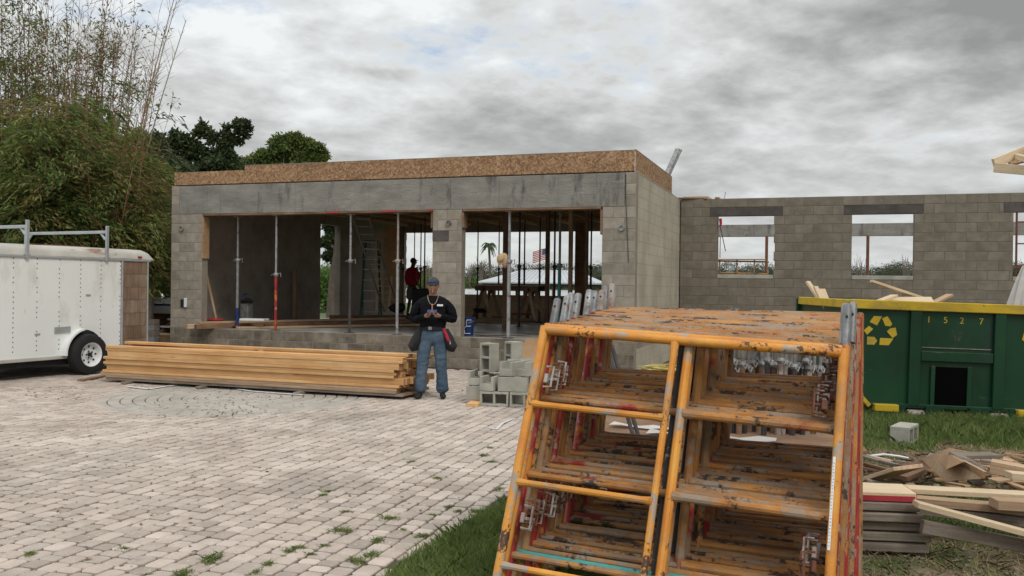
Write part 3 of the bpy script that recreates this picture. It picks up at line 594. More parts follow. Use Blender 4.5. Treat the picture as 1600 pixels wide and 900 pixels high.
def upx(px, v):   # u on the line v that lies behind pixel column px
    k = (px-800)/F; X0, Y0 = BC.x+math.sin(TH)*v, BC.y+math.cos(TH)*v
    return (Y0*k-X0)/(math.cos(TH)+math.sin(TH)*k)
FB = OPN-.04
o = prop_post(upx(371, .35), .35, FB, 'galv', 'galv', 'shoring post with blue lower end, nearest the left pier', z0=SLAB+.04)
B().tube([(0, 0, .03), (0, 0, .4)], .036, 10).obj('blue_sleeve', 'blue_plastic', o, True)
prop_post(upx(431, .12), .12, FB, 'red_paint', 'galv', 'shoring post with red and white lower tube at the slab edge', mid=1.15)
prop_post(upx(547, .14), .14, FB, 'dark_steel', 'galv', 'shoring post with dark lower half and grey upper half at the slab edge')
prop_post(upx(621, .1), .1, FB, 'galv', 'galv_rust', 'grey shoring post just left of the middle pier')
prop_post(upx(795, .12), .12, FB, 'galv', 'galv', 'bright grey shoring post under the front beam of the right opening', r_=.032)
lst = [(746, 7.8, 'dark_steel', 'thin dark shoring post left of the palm tree in the right opening', .02), (779, 8.2, 'dark_steel', 'thin shoring post just right of the palm tree', .02),
       (811, 4.6, 'dark_steel', 'black shoring post in front of the sawhorse table', .027), (819, 8.0, 'dark_steel', 'thin dark post behind the middle of the sawhorse table', .024), (843, 7.2, 'dark_steel', 'dark shoring post crossing the flag', .024),
       (866, 5.2, 'dark_steel', 'dark post between the teal post and the wooden post', .027), (923, 5.6, 'dark_steel', 'black shoring post nearest the right pier', .024),
       (647, 8.5, 'rust_steel', 'thin post left of the man in the red shirt', .018), (657, 8.9, 'dark_steel', 'thin post behind the right shoulder of the man in the red shirt', .022), (663, 6.2, 'rust_steel', 'reddish shoring post next to the middle pier', .022), (630, 9.2, 'rust_steel', 'thin reddish post left of the rear opening', .018)]
for px, v, c, lab, r_ in lst: prop_post(upx(px, v), v, TOP-.2, c, c, lab, r_=r_)
p = prop_post(upx(874, 3.4), 3.4, TOP-.2, 'teal_paint', 'galv', 'shoring post with a teal painted lower tube', r_=.033)
def wood_post(px, v, w_, lab, mt='brown_wood', top=TOP-.2, d=.09):
    p = thing('timber_post', lab, 'post', bw(upx(px, v), v, SLAB), BR, 'timber posts in the garage')
    B().cbox((0, 0, (top-SLAB)/2), (w_, d, top-SLAB), .004).obj('post', mt, p); B().cbox((0, 0, top-SLAB-.03), (w_+.1, d+.06, .04), .004).obj('head_block', 'old_pine', p); return p
wood_post(789, 3.6, .10, 'dark brown timber post right behind the bright grey steel post')
wood_post(855, 4.6, .09, 'brown timber post at the flag hoist', 'brown_wood')
wood_post(891, 4.6, .09, 'paired brown timber post left of the wide column', 'old_pine')
wood_post(907, 8.8, .30, 'wide dark timber column at the back of the right opening', 'brown_wood', d=.2)
wood_post(916, 4.8, .07, 'slim brown timber post right of the wide column', 'brown_wood')

# ------------------------------------------------------------------ timber, ladders and sheets inside
def board(name, lab, cat, p, q, w_, t, mt, group=None, roll=0.0, ch=.003):
    """a plank from p to q (centre line), width w_ horizontal unless rolled, thickness t"""
    p, q = Vector(p), Vector(q); d = (q-p); ln = d.length; x = d.normalized(); y = Vector((0, 0, 1)).cross(x).normalized(); z = x.cross(y)
    M = Matrix((x, y, z)).transposed() @ Matrix.Rotation(roll, 3, 'X')
    o = B().cbox((0, 0, 0), (ln, w_, t), ch).obj(name, mt); o.location = (p+q)/2; o.rotation_euler = M.to_euler(); return tag(o, lab, cat, group)
piles = [((-9.45, -.35), (-6.9, 4.3), .14, .09, 0, 'old_pine', 'thick beam jutting over the slab edge beside the left pier'), ((-9.25, -.3), (-6.6, 4.2), .14, .09, 0, 'brown_wood', 'second thick beam next to the one jutting over the slab edge'),
         ((-9.35, -.1), (-6.75, 4.4), .24, .04, .095, 'old_pine', 'wide plank lying on top of the thick beams by the left pier'), ((-8.6, .2), (-5.4, 3.9), .19, .04, 0, 'old_pine', 'wide plank flat on the slab right of the beams'),
         ((-8.4, .9), (-5.2, 5.0), .14, .04, .045, 'brown_wood', 'brown plank lying across the pile in front of the ladders'), ((-7.9, 1.6), (-4.9, 4.6), .09, .04, 0, 'grey_wood', 'narrow grey board on the slab before the stepladder'),
         ((-9.0, 4.6), (-6.4, 6.2), .2, .15, 0, 'brown_wood', 'low dark timber bundle along the inner left wall'), ((-8.0, 5.2), (-5.2, 6.4), .24, .06, 0, 'old_pine', 'pale plank lying at the feet of the ladders'), ((-7.3, 4.3), (-4.4, 6.6), .19, .05, 0, 'plywood', 'long plank on the slab under the man in the red shirt')]
for (a, c, w_, t, z, mt, lab) in piles: board('plank', lab, 'plank', bw(a[0], a[1], SLAB+z+t/2+.003), bw(c[0], c[1], SLAB+z+t/2+.003+.02), w_, t, mt, 'planks lying in the garage')
board('leaning_board', 'single board leaning on the inside of the left pier', 'board', bw(upx(320, .5)+.02, .45, 2.0), bw(upx(341, .6), .6, SLAB+.05), .09, .04, 'old_pine')
board('wall_stud', 'short upright timber standing against the dark left wall', 'board', bw(L0+.26, 4.35, SLAB+.05), bw(L0+.26, 4.35, 1.95), .14, .09, 'old_pine')
# tool stand and small things at the first post
t = thing('tool_stand', 'grey block stand with dark power tool behind the blue footed post', 'stand', bw(upx(386, 1.2), 1.2, SLAB), BR)
B().cbox((0, 0, .25), (.2, .2, .5), .01).obj('block_stand', 'galv', t)
t2 = thing('power_tool', 'dark power tool lying on top of the grey stand in the left opening', 'tool', bw(upx(386, 1.2), 1.2, SLAB+.5), BR)
B().tube([(-.16, 0, .05), (.02, .02, .09), (.14, 0, .06)], [.03, .06, .035], 8).obj('tool_body', 'black', t2, True); B().tube([(-.05, 0, .07), (-.1, 0, .2), (.0, .02, .24)], .018, 6).obj('handle', 'blue_plastic', t2, True)
o = B().cbox((0, 0, 0), (.55, .3, .05), .01).obj('white_sheet', 'white_paint', None, loc=bw(upx(398, .5), .5, SLAB+.19), rot=(0, 0, BR+.2)); tag(o, 'small white panel lying on the planks by the blue footed post', 'panel')
o = B().cbox((0, 0, 0), (.4, .25, .05), .02).obj('red_cloth', 'red_wood', None, loc=bw(upx(333, .4), .4, SLAB+.17), rot=(0, 0, BR)); tag(o, 'dark red cloth lying on the planks beside the left pier', 'cloth')
# ladders
ladder('extension_ladder', 'long grey ladder leaning steeply to the left inside the left opening', 'ladder', at(612, 486, 21.8), at(563, 337, 20.3), .19, 'ladder_grey', 'alu', 13, side=Vector((1, .35, 0)), rail=(.045, .10))
sl = thing('step_ladder', 'green stepladder with pale steps standing behind the long ladder', 'ladder', bw(upx(580, 5.6), 5.6, SLAB), BR+.5)
for sg in (-1, 1):
    B().cbox((0, 0, 0), (.05, .03, 2.2), .004, Matrix.Translation((sg*.22, -.28, 1.06)) @ Matrix.Rotation(rad(-14), 4, 'X') @ Matrix.Rotation(-sg*.06, 4, 'Y')).obj('front_rail', 'ladder_green', sl)
    B().cbox((0, 0, 0), (.035, .03, 2.15), .004, Matrix.Translation((sg*.22, .26, 1.05)) @ Matrix.Rotation(rad(13), 4, 'X')).obj('back_rail', 'ladder_green', sl)
for i in range(7): B().cbox((0, -.5+i*.067, .25+i*.28), (.42, .08, .02), .003).obj('step', 'alu', sl)
B().cbox((0, 0, 2.14), (.4, .16, .03), .006).obj('top_cap', 'ladder_green', sl)
def sheet(name, lab, px0, px1, ytop, ybot, d, mt, lean=.25, th=.02, cat='board'):
    p = at((px0+px1)/2, ybot, d); q = at((px0+px1)/2, ytop, d+lean); w_ = (px1-px0)/F*d; dv = q-p; ln = dv.length
    z = dv.normalized(); x = Vector((math.cos(BR), math.sin(BR), 0)); y = z.cross(x).normalized(); x = y.cross(z)
    o = B().cbox((0, 0, 0), (w_, th, ln), .003).obj(name, mt); o.location = (p+q)/2; o.rotation_euler = Matrix((x, y, z)).transposed().to_euler(); return tag(o, lab, cat)
sheet('plywood_sheet', 'light plywood sheet leaning behind the ladders', 586, 603, 368, 485, 24.6, 'pale_pine')
sheet('leaning_plank', 'tall dark brown plank leaning beside the light plywood', 599, 612, 353, 486, 24.2, 'old_pine', th=.05)
sheet('leaning_plank', 'tallest orange brown plank leaning left of the rear opening', 608, 621, 354, 487, 24.0, 'pine', th=.05)
sheet('leaning_plank', 'narrow leaning plank closest to the rear opening', 617, 625, 372, 486, 23.8, 'old_pine', th=.05)
board('leaning_board', 'short board propped between the ladder and leaning planks', 'board', at(607, 487, 23.0), at(612, 432, 23.2), .06, .03, 'pale_pine')
# dark bag at the ladder foot
def lump(name, lab, cat, loc, dims, mt, seed=0):
    n = 10; b = B(); vs = []; fs = []
    for j in range(1, 6):
        th = math.pi*j/6
        for i in range(n):
            ph = 2*math.pi*i/n; q = 1+.22*math.sin(3*ph+seed+j)+.12*math.cos(5*ph-seed*2+j*2)
            vs.append((dims[0]*math.sin(th)*math.cos(ph)*q, dims[1]*math.sin(th)*math.sin(ph)*q, dims[2]*(math.cos(th)*.95+.9)*(1+.1*math.sin(2*ph+seed))))
    for j in range(4):
        for i in range(n): fs.append((j*n+i, j*n+(i+1) % n, (j+1)*n+(i+1) % n, (j+1)*n+i)[::-1])
    fs.append(tuple(range(n))); fs.append(tuple(range(4*n, 5*n))[::-1])
    b.add(vs, fs); o = b.obj(name, mt, None, True); o.location = loc; return tag(o, lab, cat)
lump('tool_bag', 'black tool bag on the slab between the ladder foot and the man in red', 'bag', at(622, 489, 21.5), (.2, .18, .13), 'black', 1)
# sawhorse table
tb = thing('sawhorse_table', 'rough timber work table on two sawhorses inside the right opening', 'table', at(795, 496.5, 23.3), BR)
TW = 1.85
B().cbox((.02, 0, .86), (TW, .8, .03), .004).obj('table_top', 'pale_pine', tb); B().cbox((.02, -.3, .78), (TW-.1, .04, .13), .004).obj('apron', 'brown_wood', tb); B().cbox((.02, .3, .78), (TW-.1, .04, .13), .004).obj('apron', 'brown_wood', tb)
for sx_ in (-.62, .62):
    B().cbox((sx_, 0, .75), (.09, .9, .09), .004).obj('sawhorse_beam', 'brown_wood', tb)
    for a in (-1, 1):
        for c in (-1, 1): B().cbox((0, 0, 0), (.09, .038, .82), .003, Matrix.Translation((sx_+a*.12, c*.32, .39)) @ Matrix.Rotation(-a*.27, 4, 'Y') @ Matrix.Rotation(c*.12, 4, 'X')).obj('leg', 'old_pine' if a > 0 else 'brown_wood', tb)
for i, (x, c, rz) in enumerate(((-.25, 'brown_wood', .2), (.0, 'old_pine', -.3), (.3, 'red_wood', .5))):
    o = B().cbox((0, 0, .02), (.75, .12, .04), .003).obj('scrap_board', c, None, loc=Vector(tb.location)+Vector((x, -.1, .002+i*.041)), rot=(0, 0, BR+rz)); tag(o, ['brown scrap board under the work table', 'pale scrap board lying across others under the work table', 'red edged scrap board under the work table'][i], 'board', 'scrap boards under the table')
# straw hat and gloves on the post, flag handled below
ht = thing('straw_hat', 'tan straw hat hung on the grey post with cloth below', 'hat', at(784, 404, 15.9))
ht.scale = (.78, .78, .78)
B().lathe([(.002, .10), (.06, .098), (.095, .07), (.105, .0), (.15, -.01), (.152, -.02), (.1, -.012)], 18, Matrix.Rotation(rad(62), 4, 'X') @ Matrix.Rotation(rad(-35), 4, 'Y'), cap=False).obj('crown', 'straw', ht, True)
o = lump('glove', 'pale work glove dangling under the straw hat', 'glove', at(789, 419, 15.85), (.045, .04, .07), 'skin', 2)
# stack of yellow planks by the rear edge
k = 0
for r_ in range(10):
    d_ = 25.3; p = at(724, 450, d_+.02*r_); q = at(905, 450, d_-1.1); p.z = q.z = SLAB+.04+.0715*r_
    o = board('stacked_board', 'one of the pine boards stacked at the rear edge of the slab', 'board', p, q, .25, .068, 'pale_pine', 'boards stacked at the rear edge of the slab')
for r_ in range(0):
    p = at(838, 484-r_*5, 25.4); q = at(905, 484-r_*5+1.2, 24.4); board('stacked_board', 'one of the pine boards stacked behind the right sawhorse', 'board', p, q, .25, .06, 'pale_pine', 'boards stacked behind the right sawhorse')
lump('scrap_heap', 'dark heap of scrap left of the sawhorse table', 'scrap', at(749, 489, 22.8), (.16, .14, .07), 'black', 3)
o = B().cbox((0, 0, 0), (.62, .5, .75), .02).obj('black_cabinet', 'black', None, loc=at(667, 474, 22.0), rot=(0, 0, BR)); tag(o, 'black box behind the man with the phone, beside the man in red', 'box')
# blue cooler pail at slab edge
cb = thing('blue_bucket', 'dark blue bucket with white panel outline on the slab edge', 'bucket', bw(upx(731, .55), .55, SLAB), BR)
B().lathe([(.12, 0), (.145, .33), (.152, .335), (.152, .36), (.14, .36), (.115, .02), (.002, .02)], 24).obj('pail', 'blue_plastic', cb, True)
for pts in ([(-.0, .045), (.115, .045)], [(0, .045), (-.01, .14)], [(-.01, .14), (.03, .19)], [(.03, .19), (.115, .19)], [(.03, .19), (.035, .31)], [(.035, .31), (.12, .31)]):
    b = B(); pp = []
    for i in range(5):
        a = pts[0][0]+(pts[1][0]-pts[0][0])*i/4; z = pts[0][1]+(pts[1][1]-pts[0][1])*i/4; rr_ = .122+.025*z/.33+.004; g = -math.pi/2+a/.13; pp.append((math.cos(g)*rr_, math.sin(g)*rr_, z))
    b.tube(pp, .007, 5).obj('white_line', 'white_paint', cb)
B().tube([(-.15, 0, .3), (-.14, -.1, .27), (-.05, -.155, .25), (.08, -.15, .25), (.14, -.08, .28), (.15, 0, .3)], .004, 5).obj('handle', 'galv', cb)
# ramp board from slab to ground right of the blocks
board('ramp_board', 'reddish plywood ramp board leaning on the slab edge behind the block stack', 'board', bw(upx(862, 0)-.2, -.05, SLAB+.02), bw(upx(800, -2.2), -2.0, .03), .5, .03, 'plywood')
# ------------------------------------------------------------------ trailer (local x along the side towards the camera's left, y into the body)
al = rad(25); a_ = Vector((math.sin(al), math.cos(al), 0)); TE = Vector((-6.735, 16.245, 0))
tr = thing('box_trailer', 'white enclosed box trailer with ladder racks and a bare plywood end panel', 'trailer', TE, 0)
tr.rotation_euler = (0, 0, math.atan2(-a_.y, -a_.x))     # local +x = back along the side, local +y = towards +u?
# local axes: +x = -a ; +y = rotate +x by 90deg
ly = Vector((a_.y, -a_.x, 0))                            # world direction of local +y (faces the yard)
TL_, TW_, ZB, ZT = 6.3, 2.05, .30, 1.98
B().cbox((TL_/2+.3, -TW_/2-.012, (ZB+ZT)/2), (TL_-.6, TW_-.03, ZT-ZB-.02), .02).obj('body', 'trailer_white', tr)
B().cbox((.31, -TW_/2-.01, (ZB+ZT)/2+.0), (.6, TW_-.05, ZT-ZB-.03), .01).obj('end_frame', 'trailer_trim', tr)
# side skin panels with rivet rows
x = .62; i = 0
while x < TL_-.1:
    wd = min(1.22, TL_-x); pn = B().cbox((x+wd/2, -.005, (ZB+ZT)/2+.015), (wd-.002, .02, ZT-ZB-.05), .003).obj('side_panel', 'trailer_white', tr)
    b = B()
    for q in range(3):
        xx = x+.02+q*.4066
        for r_ in range(20):
            if R.random() < .12: continue
            b.cbox((xx+R.uniform(-.004, .004), .0065, ZB+.16+r_*.077+(.02 if r_ > 9 else 0)), (.019, .008, .019), .005)
    if b.v: o = b.obj('rivets', 'rivet', pn); o['kind'] = 'stuff'
    x += wd
b = B(); b.cbox((TL_/2+.3, .004, ZB+.02), (TL_-.6, .05, .06), .008); b.obj('lower_rail', 'trailer_trim', tr)
for j in range(7):
    z0, z1 = ZB+.02+j*(ZT-ZB-.04)/7, ZB+.02+(j+1)*(ZT-ZB-.04)/7
    B().cbox((.31, -.0, (z0+z1)/2), (.55, .016, z1-z0-.005), .002).obj('plywood_strip', 'trailer_ply', tr)
for x_ in (.03, .6): B().cbox((x_, .012, (ZB+ZT)/2), (.03, .03, ZT-ZB), .006).obj('edge_trim', 'alu', tr)
B().cbox((.31, .004, ZB+.06), (.56, .014, .11), .003).obj('kick_plate', 'grey_wood', tr)
# rounded roof: profile over y, swept along x
prof = [(.0, ZT), (.022, ZT+.02), (.0, ZT+.10), (-.06, ZT+.165), (-.16, ZT+.195), (-1.0, ZT+.23), (-1.9, ZT+.195), (-2.0, ZT+.16), (-2.06, ZT+.09), (-2.07, ZT), (-2.0, ZT-.01)]
b = B(); n = len(prof); xs = [-.10, -.085, -.04, .05, .4, 1.2, 2.4, 3.6, 5, TL_]
vs = []
for k, xx in enumerate(xs):
    s_ = [.0, .45, .8, 1, 1, 1, 1, 1, 1, 1][k]
    for (y, z) in prof: vs.append((xx, y*(1 if k > 2 else .985+.005*k), ZT+(z-ZT)*s_+(.006*math.sin(xx*2.3+y*3) if k > 3 else 0)))
b.add(vs, [(k*n+i, (k+1)*n+i, (k+1)*n+(i+1) % n, k*n+(i+1) % n) for k in range(len(xs)-1) for i in range(n)] + [tuple(range(n)), tuple(range(len(vs)-1, len(vs)-n-1, -1))])
rf = b.obj('roof', 'trailer_trim', tr, True)
B().cbox((TL_/2, .018, ZT-.005), (TL_+.05, .022, .035), .006).obj('roof_rail', 'alu', tr)
for x_, w_, y_ in ((1.5, 1.1, -.45), (3.2, 1.4, -.6), (5.2, 1.0, -.5)): o = B().cbox((x_, y_, ZT+.215), (w_, .1, .02), .004).obj('roof_strip', 'rust_steel', tr)
B().cbox((.22, .02, ZT+.06), (.09, .03, .035), .008).obj('marker_light', 'red_wood', tr)
# fender, wheel
WX = 1.38
def arc(r_, a0, a1, n): return [(WX+r_*math.cos(a0+(a1-a0)*i/n), .36+r_*math.sin(a0+(a1-a0)*i/n)) for i in range(n+1)]
b = B(); o_ = arc(.435, rad(-2), rad(80), 14); i_ = arc(.405, rad(-2), rad(80), 14)
for i in range(14): b.prism([o_[i], o_[i+1], i_[i+1], i_[i]][::-1], .0, .13)
b.obj('fender', 'trailer_white', tr, True)
b = B(); b.prism(arc(.404, rad(-8), rad(188), 14), -.3, .011); b.obj('wheel_well', 'black', tr)
b = B(); b.cbox((WX+.42, .02, .78), (.3, .02, .1), .005); b.obj('fender_patch', 'alu', tr)
wh = D.objects.new('wheel', None); C.objects.link(wh); wh.parent = tr; wh.location = (WX, .10, .345)
WM = Matrix.Rotation(rad(-90), 4, 'X')
B().lathe([(.19, -.10), (.24, -.11), (.30, -.105), (.335, -.085), (.345, -.04), (.345, .04), (.335, .085), (.30, .105), (.24, .11), (.19, .10)], 40, WM, cap=False).obj('tyre', 'rubber', wh, True)
b = B(); b.lathe([(.002, .03), (.07, .045), (.09, .02), (.16, .03), (.175, .075), (.19, .10), (.205, .108), (.20, .085), (.18, -.05), (.002, -.05)], 36, WM, cap=False); rim = b.obj('rim', 'white_paint', wh, True)
b = B()
for i in range(8): g = 2*math.pi*i/8; b.cbox((0, 0, 0), (.035, .03, .012), .004, WM @ Matrix.Rotation(g, 4, 'Z') @ Matrix.Translation((.135, 0, .032)))
b.obj('vent_hole', 'black', rim) if False else b.obj('vent_holes', 'black', wh)
b = B(); b.lathe([(.002, .085), (.03, .082), (.036, .045)], 14, WM)
for i in range(5): g = 2*math.pi*i/5; b.lathe([(.013, .03), (.013, .058), (.002, .06)], 8, WM @ Matrix.Translation((.062*math.cos(g), .062*math.sin(g), 0)))
b.obj('hub', 'black', wh)
B().cbox((3.4, -1.0, .235), (5.6, 1.9, .10), .01).obj('chassis_shade_slab', 'black', tr); B().cbox((1.62, -1.0, .34), (.1, 1.9, .1), .01).obj('axle', 'black', tr)  # chassis widened into a black slab to deepen the shade below the trailer
w2 = dup(wh, loc=(WX, -1.98, .345), parent=tr)
# ladder racks
for xr in (.945, 2.46):
    rk = D.objects.new('ladder_rack', None); C.objects.link(rk); rk.parent = tr; rk.location = (xr, 0, ZT)
    for yy in (.03, -2.09): B().cbox((0, yy, .27), (.055, .035, .62), .004).obj('upright', 'alu', rk); B().cbox((0, yy+(-.05 if yy > 0 else .05), .03), (.12, .1, .03), .004).obj('foot', 'alu', rk)
    B().cbox((0, -1.03, .475), (.05, 2.1, .05), .004).obj('crossbar', 'alu', rk)
    for yy, sg in ((-.07, 1), (-1.99, -1)): B().cbox((0, 0, 0), (.035, .17, .03), .003, Matrix.Translation((0, yy, .40)) @ Matrix.Rotation(-sg*rad(45), 4, 'X')).obj('brace', 'alu', rk)
for x_, z_ in ((2.25, .72), (1.3, 1.35)): B().cbox((x_, .008, z_), (.1, .006, .035), .002).obj('scuff_plate', 'alu', tr)
o = board('ground_board', 'short dark board on the pavers between trailer wheel and lumber stack', 'board', gd(126, 594, .02), gd(168, 586, .02), .12, .03, 'brown_wood')

# ------------------------------------------------------------------ lumber stack
LB0 = gd(162, 597); LB1 = gd(624, 625); ld = (LB1-LB0); LN = 4.88; ldn = ld.normalized(); lang = math.atan2(ldn.y, ldn.x); lnrm = Vector((-ldn.y, ldn.x, 0)); LNV = ld.length
def lumb(s0, off, z, ln, w_, t, mt, lab, yaw=0.0, dz=0.0, grp='lumber boards stacked on the pavers'):
    c = LB0 + ldn*(s0+ln/2) + lnrm*(off+w_/2); key = (round(ln, 2), w_, t, mt)
    if key not in _lm:
        b = B(); b.cbox((0, 0, 0), (ln, w_, t), .0025); me = b.mesh('lumber_board'); me.materials.append(MT[mt]); me.materials.append(MT['pine_end'])
        for p in me.polygons:
            if abs(p.normal.x) > .9: p.material_index = 1
        _lm[key] = me
    o = link('lumber_board', _lm[key]); o.location = (c.x, c.y, z+t/2); o.rotation_euler = (0, -math.atan2(dz, ln), lang+yaw); return tag(o, lab, 'board', grp)
_lm = {}
for i, s_ in enumerate((.5, 1.9, 3.6)):
    c = LB0+ldn*s_+lnrm*.45; o = B().cbox((0, 0, .019), (.09, 1.15, .036), .003).obj('bearer', 'grey_wood', None, loc=(c.x, c.y, 0.002), rot=(0, 0, lang)); tag(o, ['flat timber bearer under the left end of the lumber stack', 'flat timber bearer under the middle of the lumber stack', 'flat timber bearer under the right end of the lumber stack'][i], 'board')
z = .04; nl = 0
lay = [('f', 'grey_wood'), ('f', 'old_pine'), ('f', 'old_pine'), ('f', 'pine'), ('e', 'pine'), ('f', 'pine'), ('f', 'pine'), ('f', 'pine'), ('e', 'pine'), ('f', 'pine')]
for k, (ty, mt_) in enumerate(lay):
    s_base = R.uniform(-.04, .05)+(.02 if k > 4 else 0); ext = LNV-s_base+R.uniform(-.06, .04)
    if ty == 'f': w_, t_, n_ = .14, .038, 7
    else: w_, t_, n_ = .038, .089, 25
    for q in range(n_):
        if k == 9 and q in (1, 4): continue
        s0 = s_base+R.uniform(-.05, .05); ln = round(ext-.1*0 - (.0 if q else 0), 1)
        off = q*(w_+.003)+ (R.uniform(-.006, .006) if ty == 'f' else 0) + (.0 if k % 2 else .012) + (.02 if k in (4,) else 0)
        if ty == 'e' and q not in (0, 1) and q > 22: continue
        lab = 'pine board on edge in the lumber stack' if ty == 'e' else ('weathered greyish board in the bottom layers of the lumber stack' if k < 3 else 'pale pine board lying flat in the lumber stack')
        if q == 0: lab = 'front pine board of layer %s of the lumber stack' % ['one, the lowest,', 'two', 'three from the ground', 'four', 'five, on edge,', 'six', 'seven from the ground', 'eight from the ground', 'nine, on edge,', 'ten, the top one,'][k]
        lumb(s0, off, z, ln, w_, t_, mt_, lab, yaw=R.uniform(-.0015, .0015))
    z += t_+.002
zt = z
lumb(.03, .03, zt+.0, LNV-.02, .14, .038, 'pine', 'long pine board lying along the front top of the lumber stack', yaw=.012)
o = lumb(.02, .32, zt+.001, LNV+.0, .14, .038, 'pine', 'topmost board of the lumber stack, reaching left to the trailer', yaw=-.035); o.location.z += .04; 
lumb(-.02, .55, zt, 2.4, .14, .038, 'pine', 'shorter board on the back left of the lumber stack top', yaw=.01)
lumb(2.6, .5, zt, 2.45, .19, .038, 'pine', 'shorter wide board on the back right of the lumber stack top', yaw=.0)
lumb(2.9, .80, zt, 2.4, .14, .038, 'pine', 'board at the far right back corner of the lumber stack top', yaw=-.01)
tp1 = gd(460, 618, .004); tp2 = gd(376, 612, .004)
for i, (pts, lab) in enumerate(((((372, 608), (392, 611), (430, 614), (474, 617)), 'white plastic strap lying on the pavers before the lumber stack'), (((200, 604), (232, 608), (262, 603), (284, 601)), 'pale plastic scrap on the pavers at the left part of the lumber stack'), (((764, 668), (775, 671), (786, 661), (800, 655), (830, 655)), 'white plastic strap curled on the pavers left of the scaffold frames'))):
    b = B(); P = [gd(x, y, .01) for x, y in pts]
    for p, q in zip(P, P[1:]):
        d_ = (q-p); n_ = Vector((-d_.y, d_.x, 0)).normalized()*(.028 if i < 2 else .014); b.add([p-n_, p+n_, q+n_, q-n_, p-n_+Vector((0, 0, .004)), p+n_+Vector((0, 0, .004)), q+n_+Vector((0, 0, .004)), q-n_+Vector((0, 0, .004))], [(3, 2, 1, 0), (4, 5, 6, 7), (0, 1, 5, 4), (1, 2, 6, 5), (2, 3, 7, 6), (3, 0, 4, 7)])
    tag(b.obj('plastic_strap', 'white_paint'), lab, 'strap')

# ------------------------------------------------------------------ concrete masonry units in the yard
def cmu_mesh(kind):
    """kind: 'std' two cells, 'notch' two cells with low end webs, 'u' channel; cores along z, length x, .39 x .19 x .19"""
    b = B(); l, w_, h = .39, .19, .19; t = .03
    def pr(x0, x1, y0, y1, z0, z1): b.cbox(((x0+x1)/2, (y0+y1)/2, (z0+z1)/2), (x1-x0, y1-y0, z1-z0), .003)
    zt_ = h if kind == 'std' else h
    pr(-l/2, l/2, -w_/2, -w_/2+t, 0, h); pr(-l/2, l/2, w_/2-t, w_/2, 0, h)
    webs = ((-l/2+.001, -l/2+t), (-t/2, t/2), (l/2-t, l/2-.001))
    for x0, x1 in webs: pr(x0, x1, -w_/2+t-.002, w_/2-t+.002, .001, (h-.001) if kind == 'std' else h*.52)
    if kind == 'u': pr(-l/2+t, l/2-t, -w_/2+t-.002, w_/2-t+.002, .002, .04)
    me = b.mesh('concrete_block'); me.materials.append(MT['cmu']); return me
CM = {k: cmu_mesh(k) for k in ('std', 'notch', 'u')}
def cmu(kind, px, py, lift, rot, lab, grp=None, dd=0.0):
    """block whose base rests at height lift, standing behind ground pixel (px, 634 or so)"""
    p = at(px, py, 11.75+dd); o = link('concrete_block', CM[kind]); o.location = (p.x, p.y, lift); o.rotation_euler = rot; return tag(o, lab, 'concrete block', grp or 'concrete blocks stacked in the yard')
ya = rad(-8); H = .19
# hole-face blocks: core axis (z) turned towards the camera: rotate +90 about X, base offset .095
cmu('std', 775.5, 600, .095, (rad(90), 0, ya), 'concrete block on its side in the bottom row, its two holes facing the camera', dd=.1)
cmu('std', 822, 600, .095, (rad(90), 0, ya), 'bottom row concrete block half hidden behind the scaffold leg', dd=.02)
cmu('std', 744.5, 600, .052, (0, 0, ya+rad(86)), 'end-on concrete block at the bottom left corner, above the small yellow offcut', dd=.3)
cmu('notch', 748, 600, .245, (0, 0, ya+rad(84)), 'second row concrete block at the left, seen end-on', dd=.35)
cmu('notch', 768, 600, .197, (0, 0, ya+rad(78)), 'second row notched block beside the long smooth one', dd=.12)
cmu('u', 802, 600, .196, (0, 0, ya), 'long smooth channel block in the second row of the stack', dd=-.0)
cmu('std', 757.5, 600, .62, (0, rad(90), ya+rad(62)), 'tall concrete block standing on end at the top left of the stack', dd=.22)
cmu('notch', 800, 600, .388, (0, 0, ya+rad(70)), 'notched block on the third row of the stack', dd=.20)
cmu('notch', 823, 600, .388, (0, 0, ya+rad(70)), 'notched block on the third row closest to the scaffold frames', dd=.22)
cmu('std', 815, 600, .388, (0, 0, ya), 'block lying behind the notched blocks of the third row', dd=.6)
cmu('std', 793, 600, .62, (0, rad(90), ya+rad(40)), 'narrow looking block standing on end behind the stack', dd=.62)
for px in (772, 820): cmu('std', px, 600, .0, (0, 0, ya), 'block at the back of the yard stack, mostly hidden behind the others', dd=.36); cmu('std', px, 600, .194, (0, 0, ya), 'block at the back of the yard stack, mostly hidden behind the others', dd=.42)
p = at(743.5, 600, 11.8); o = B().cbox((0, 0, .025), (.16, .5, .05), .006).obj('yellow_offcut', 'pine', None, loc=(p.x, p.y, 0), rot=(0, 0, ya)); tag(o, 'small yellow timber offcut under the corner block of the stack', 'timber')
for ch in [o_ for o_ in C.objects if o_.name.startswith('concrete_block')]: ch.location.z += .002
p = gd(1398, 690); o = link('concrete_block', CM['std']); o.location = (p.x, p.y, .095); o.rotation_euler = (rad(90), 0, rad(52)); tag(o, 'lone pale concrete block lying in the grass before the dumpster', 'concrete block')

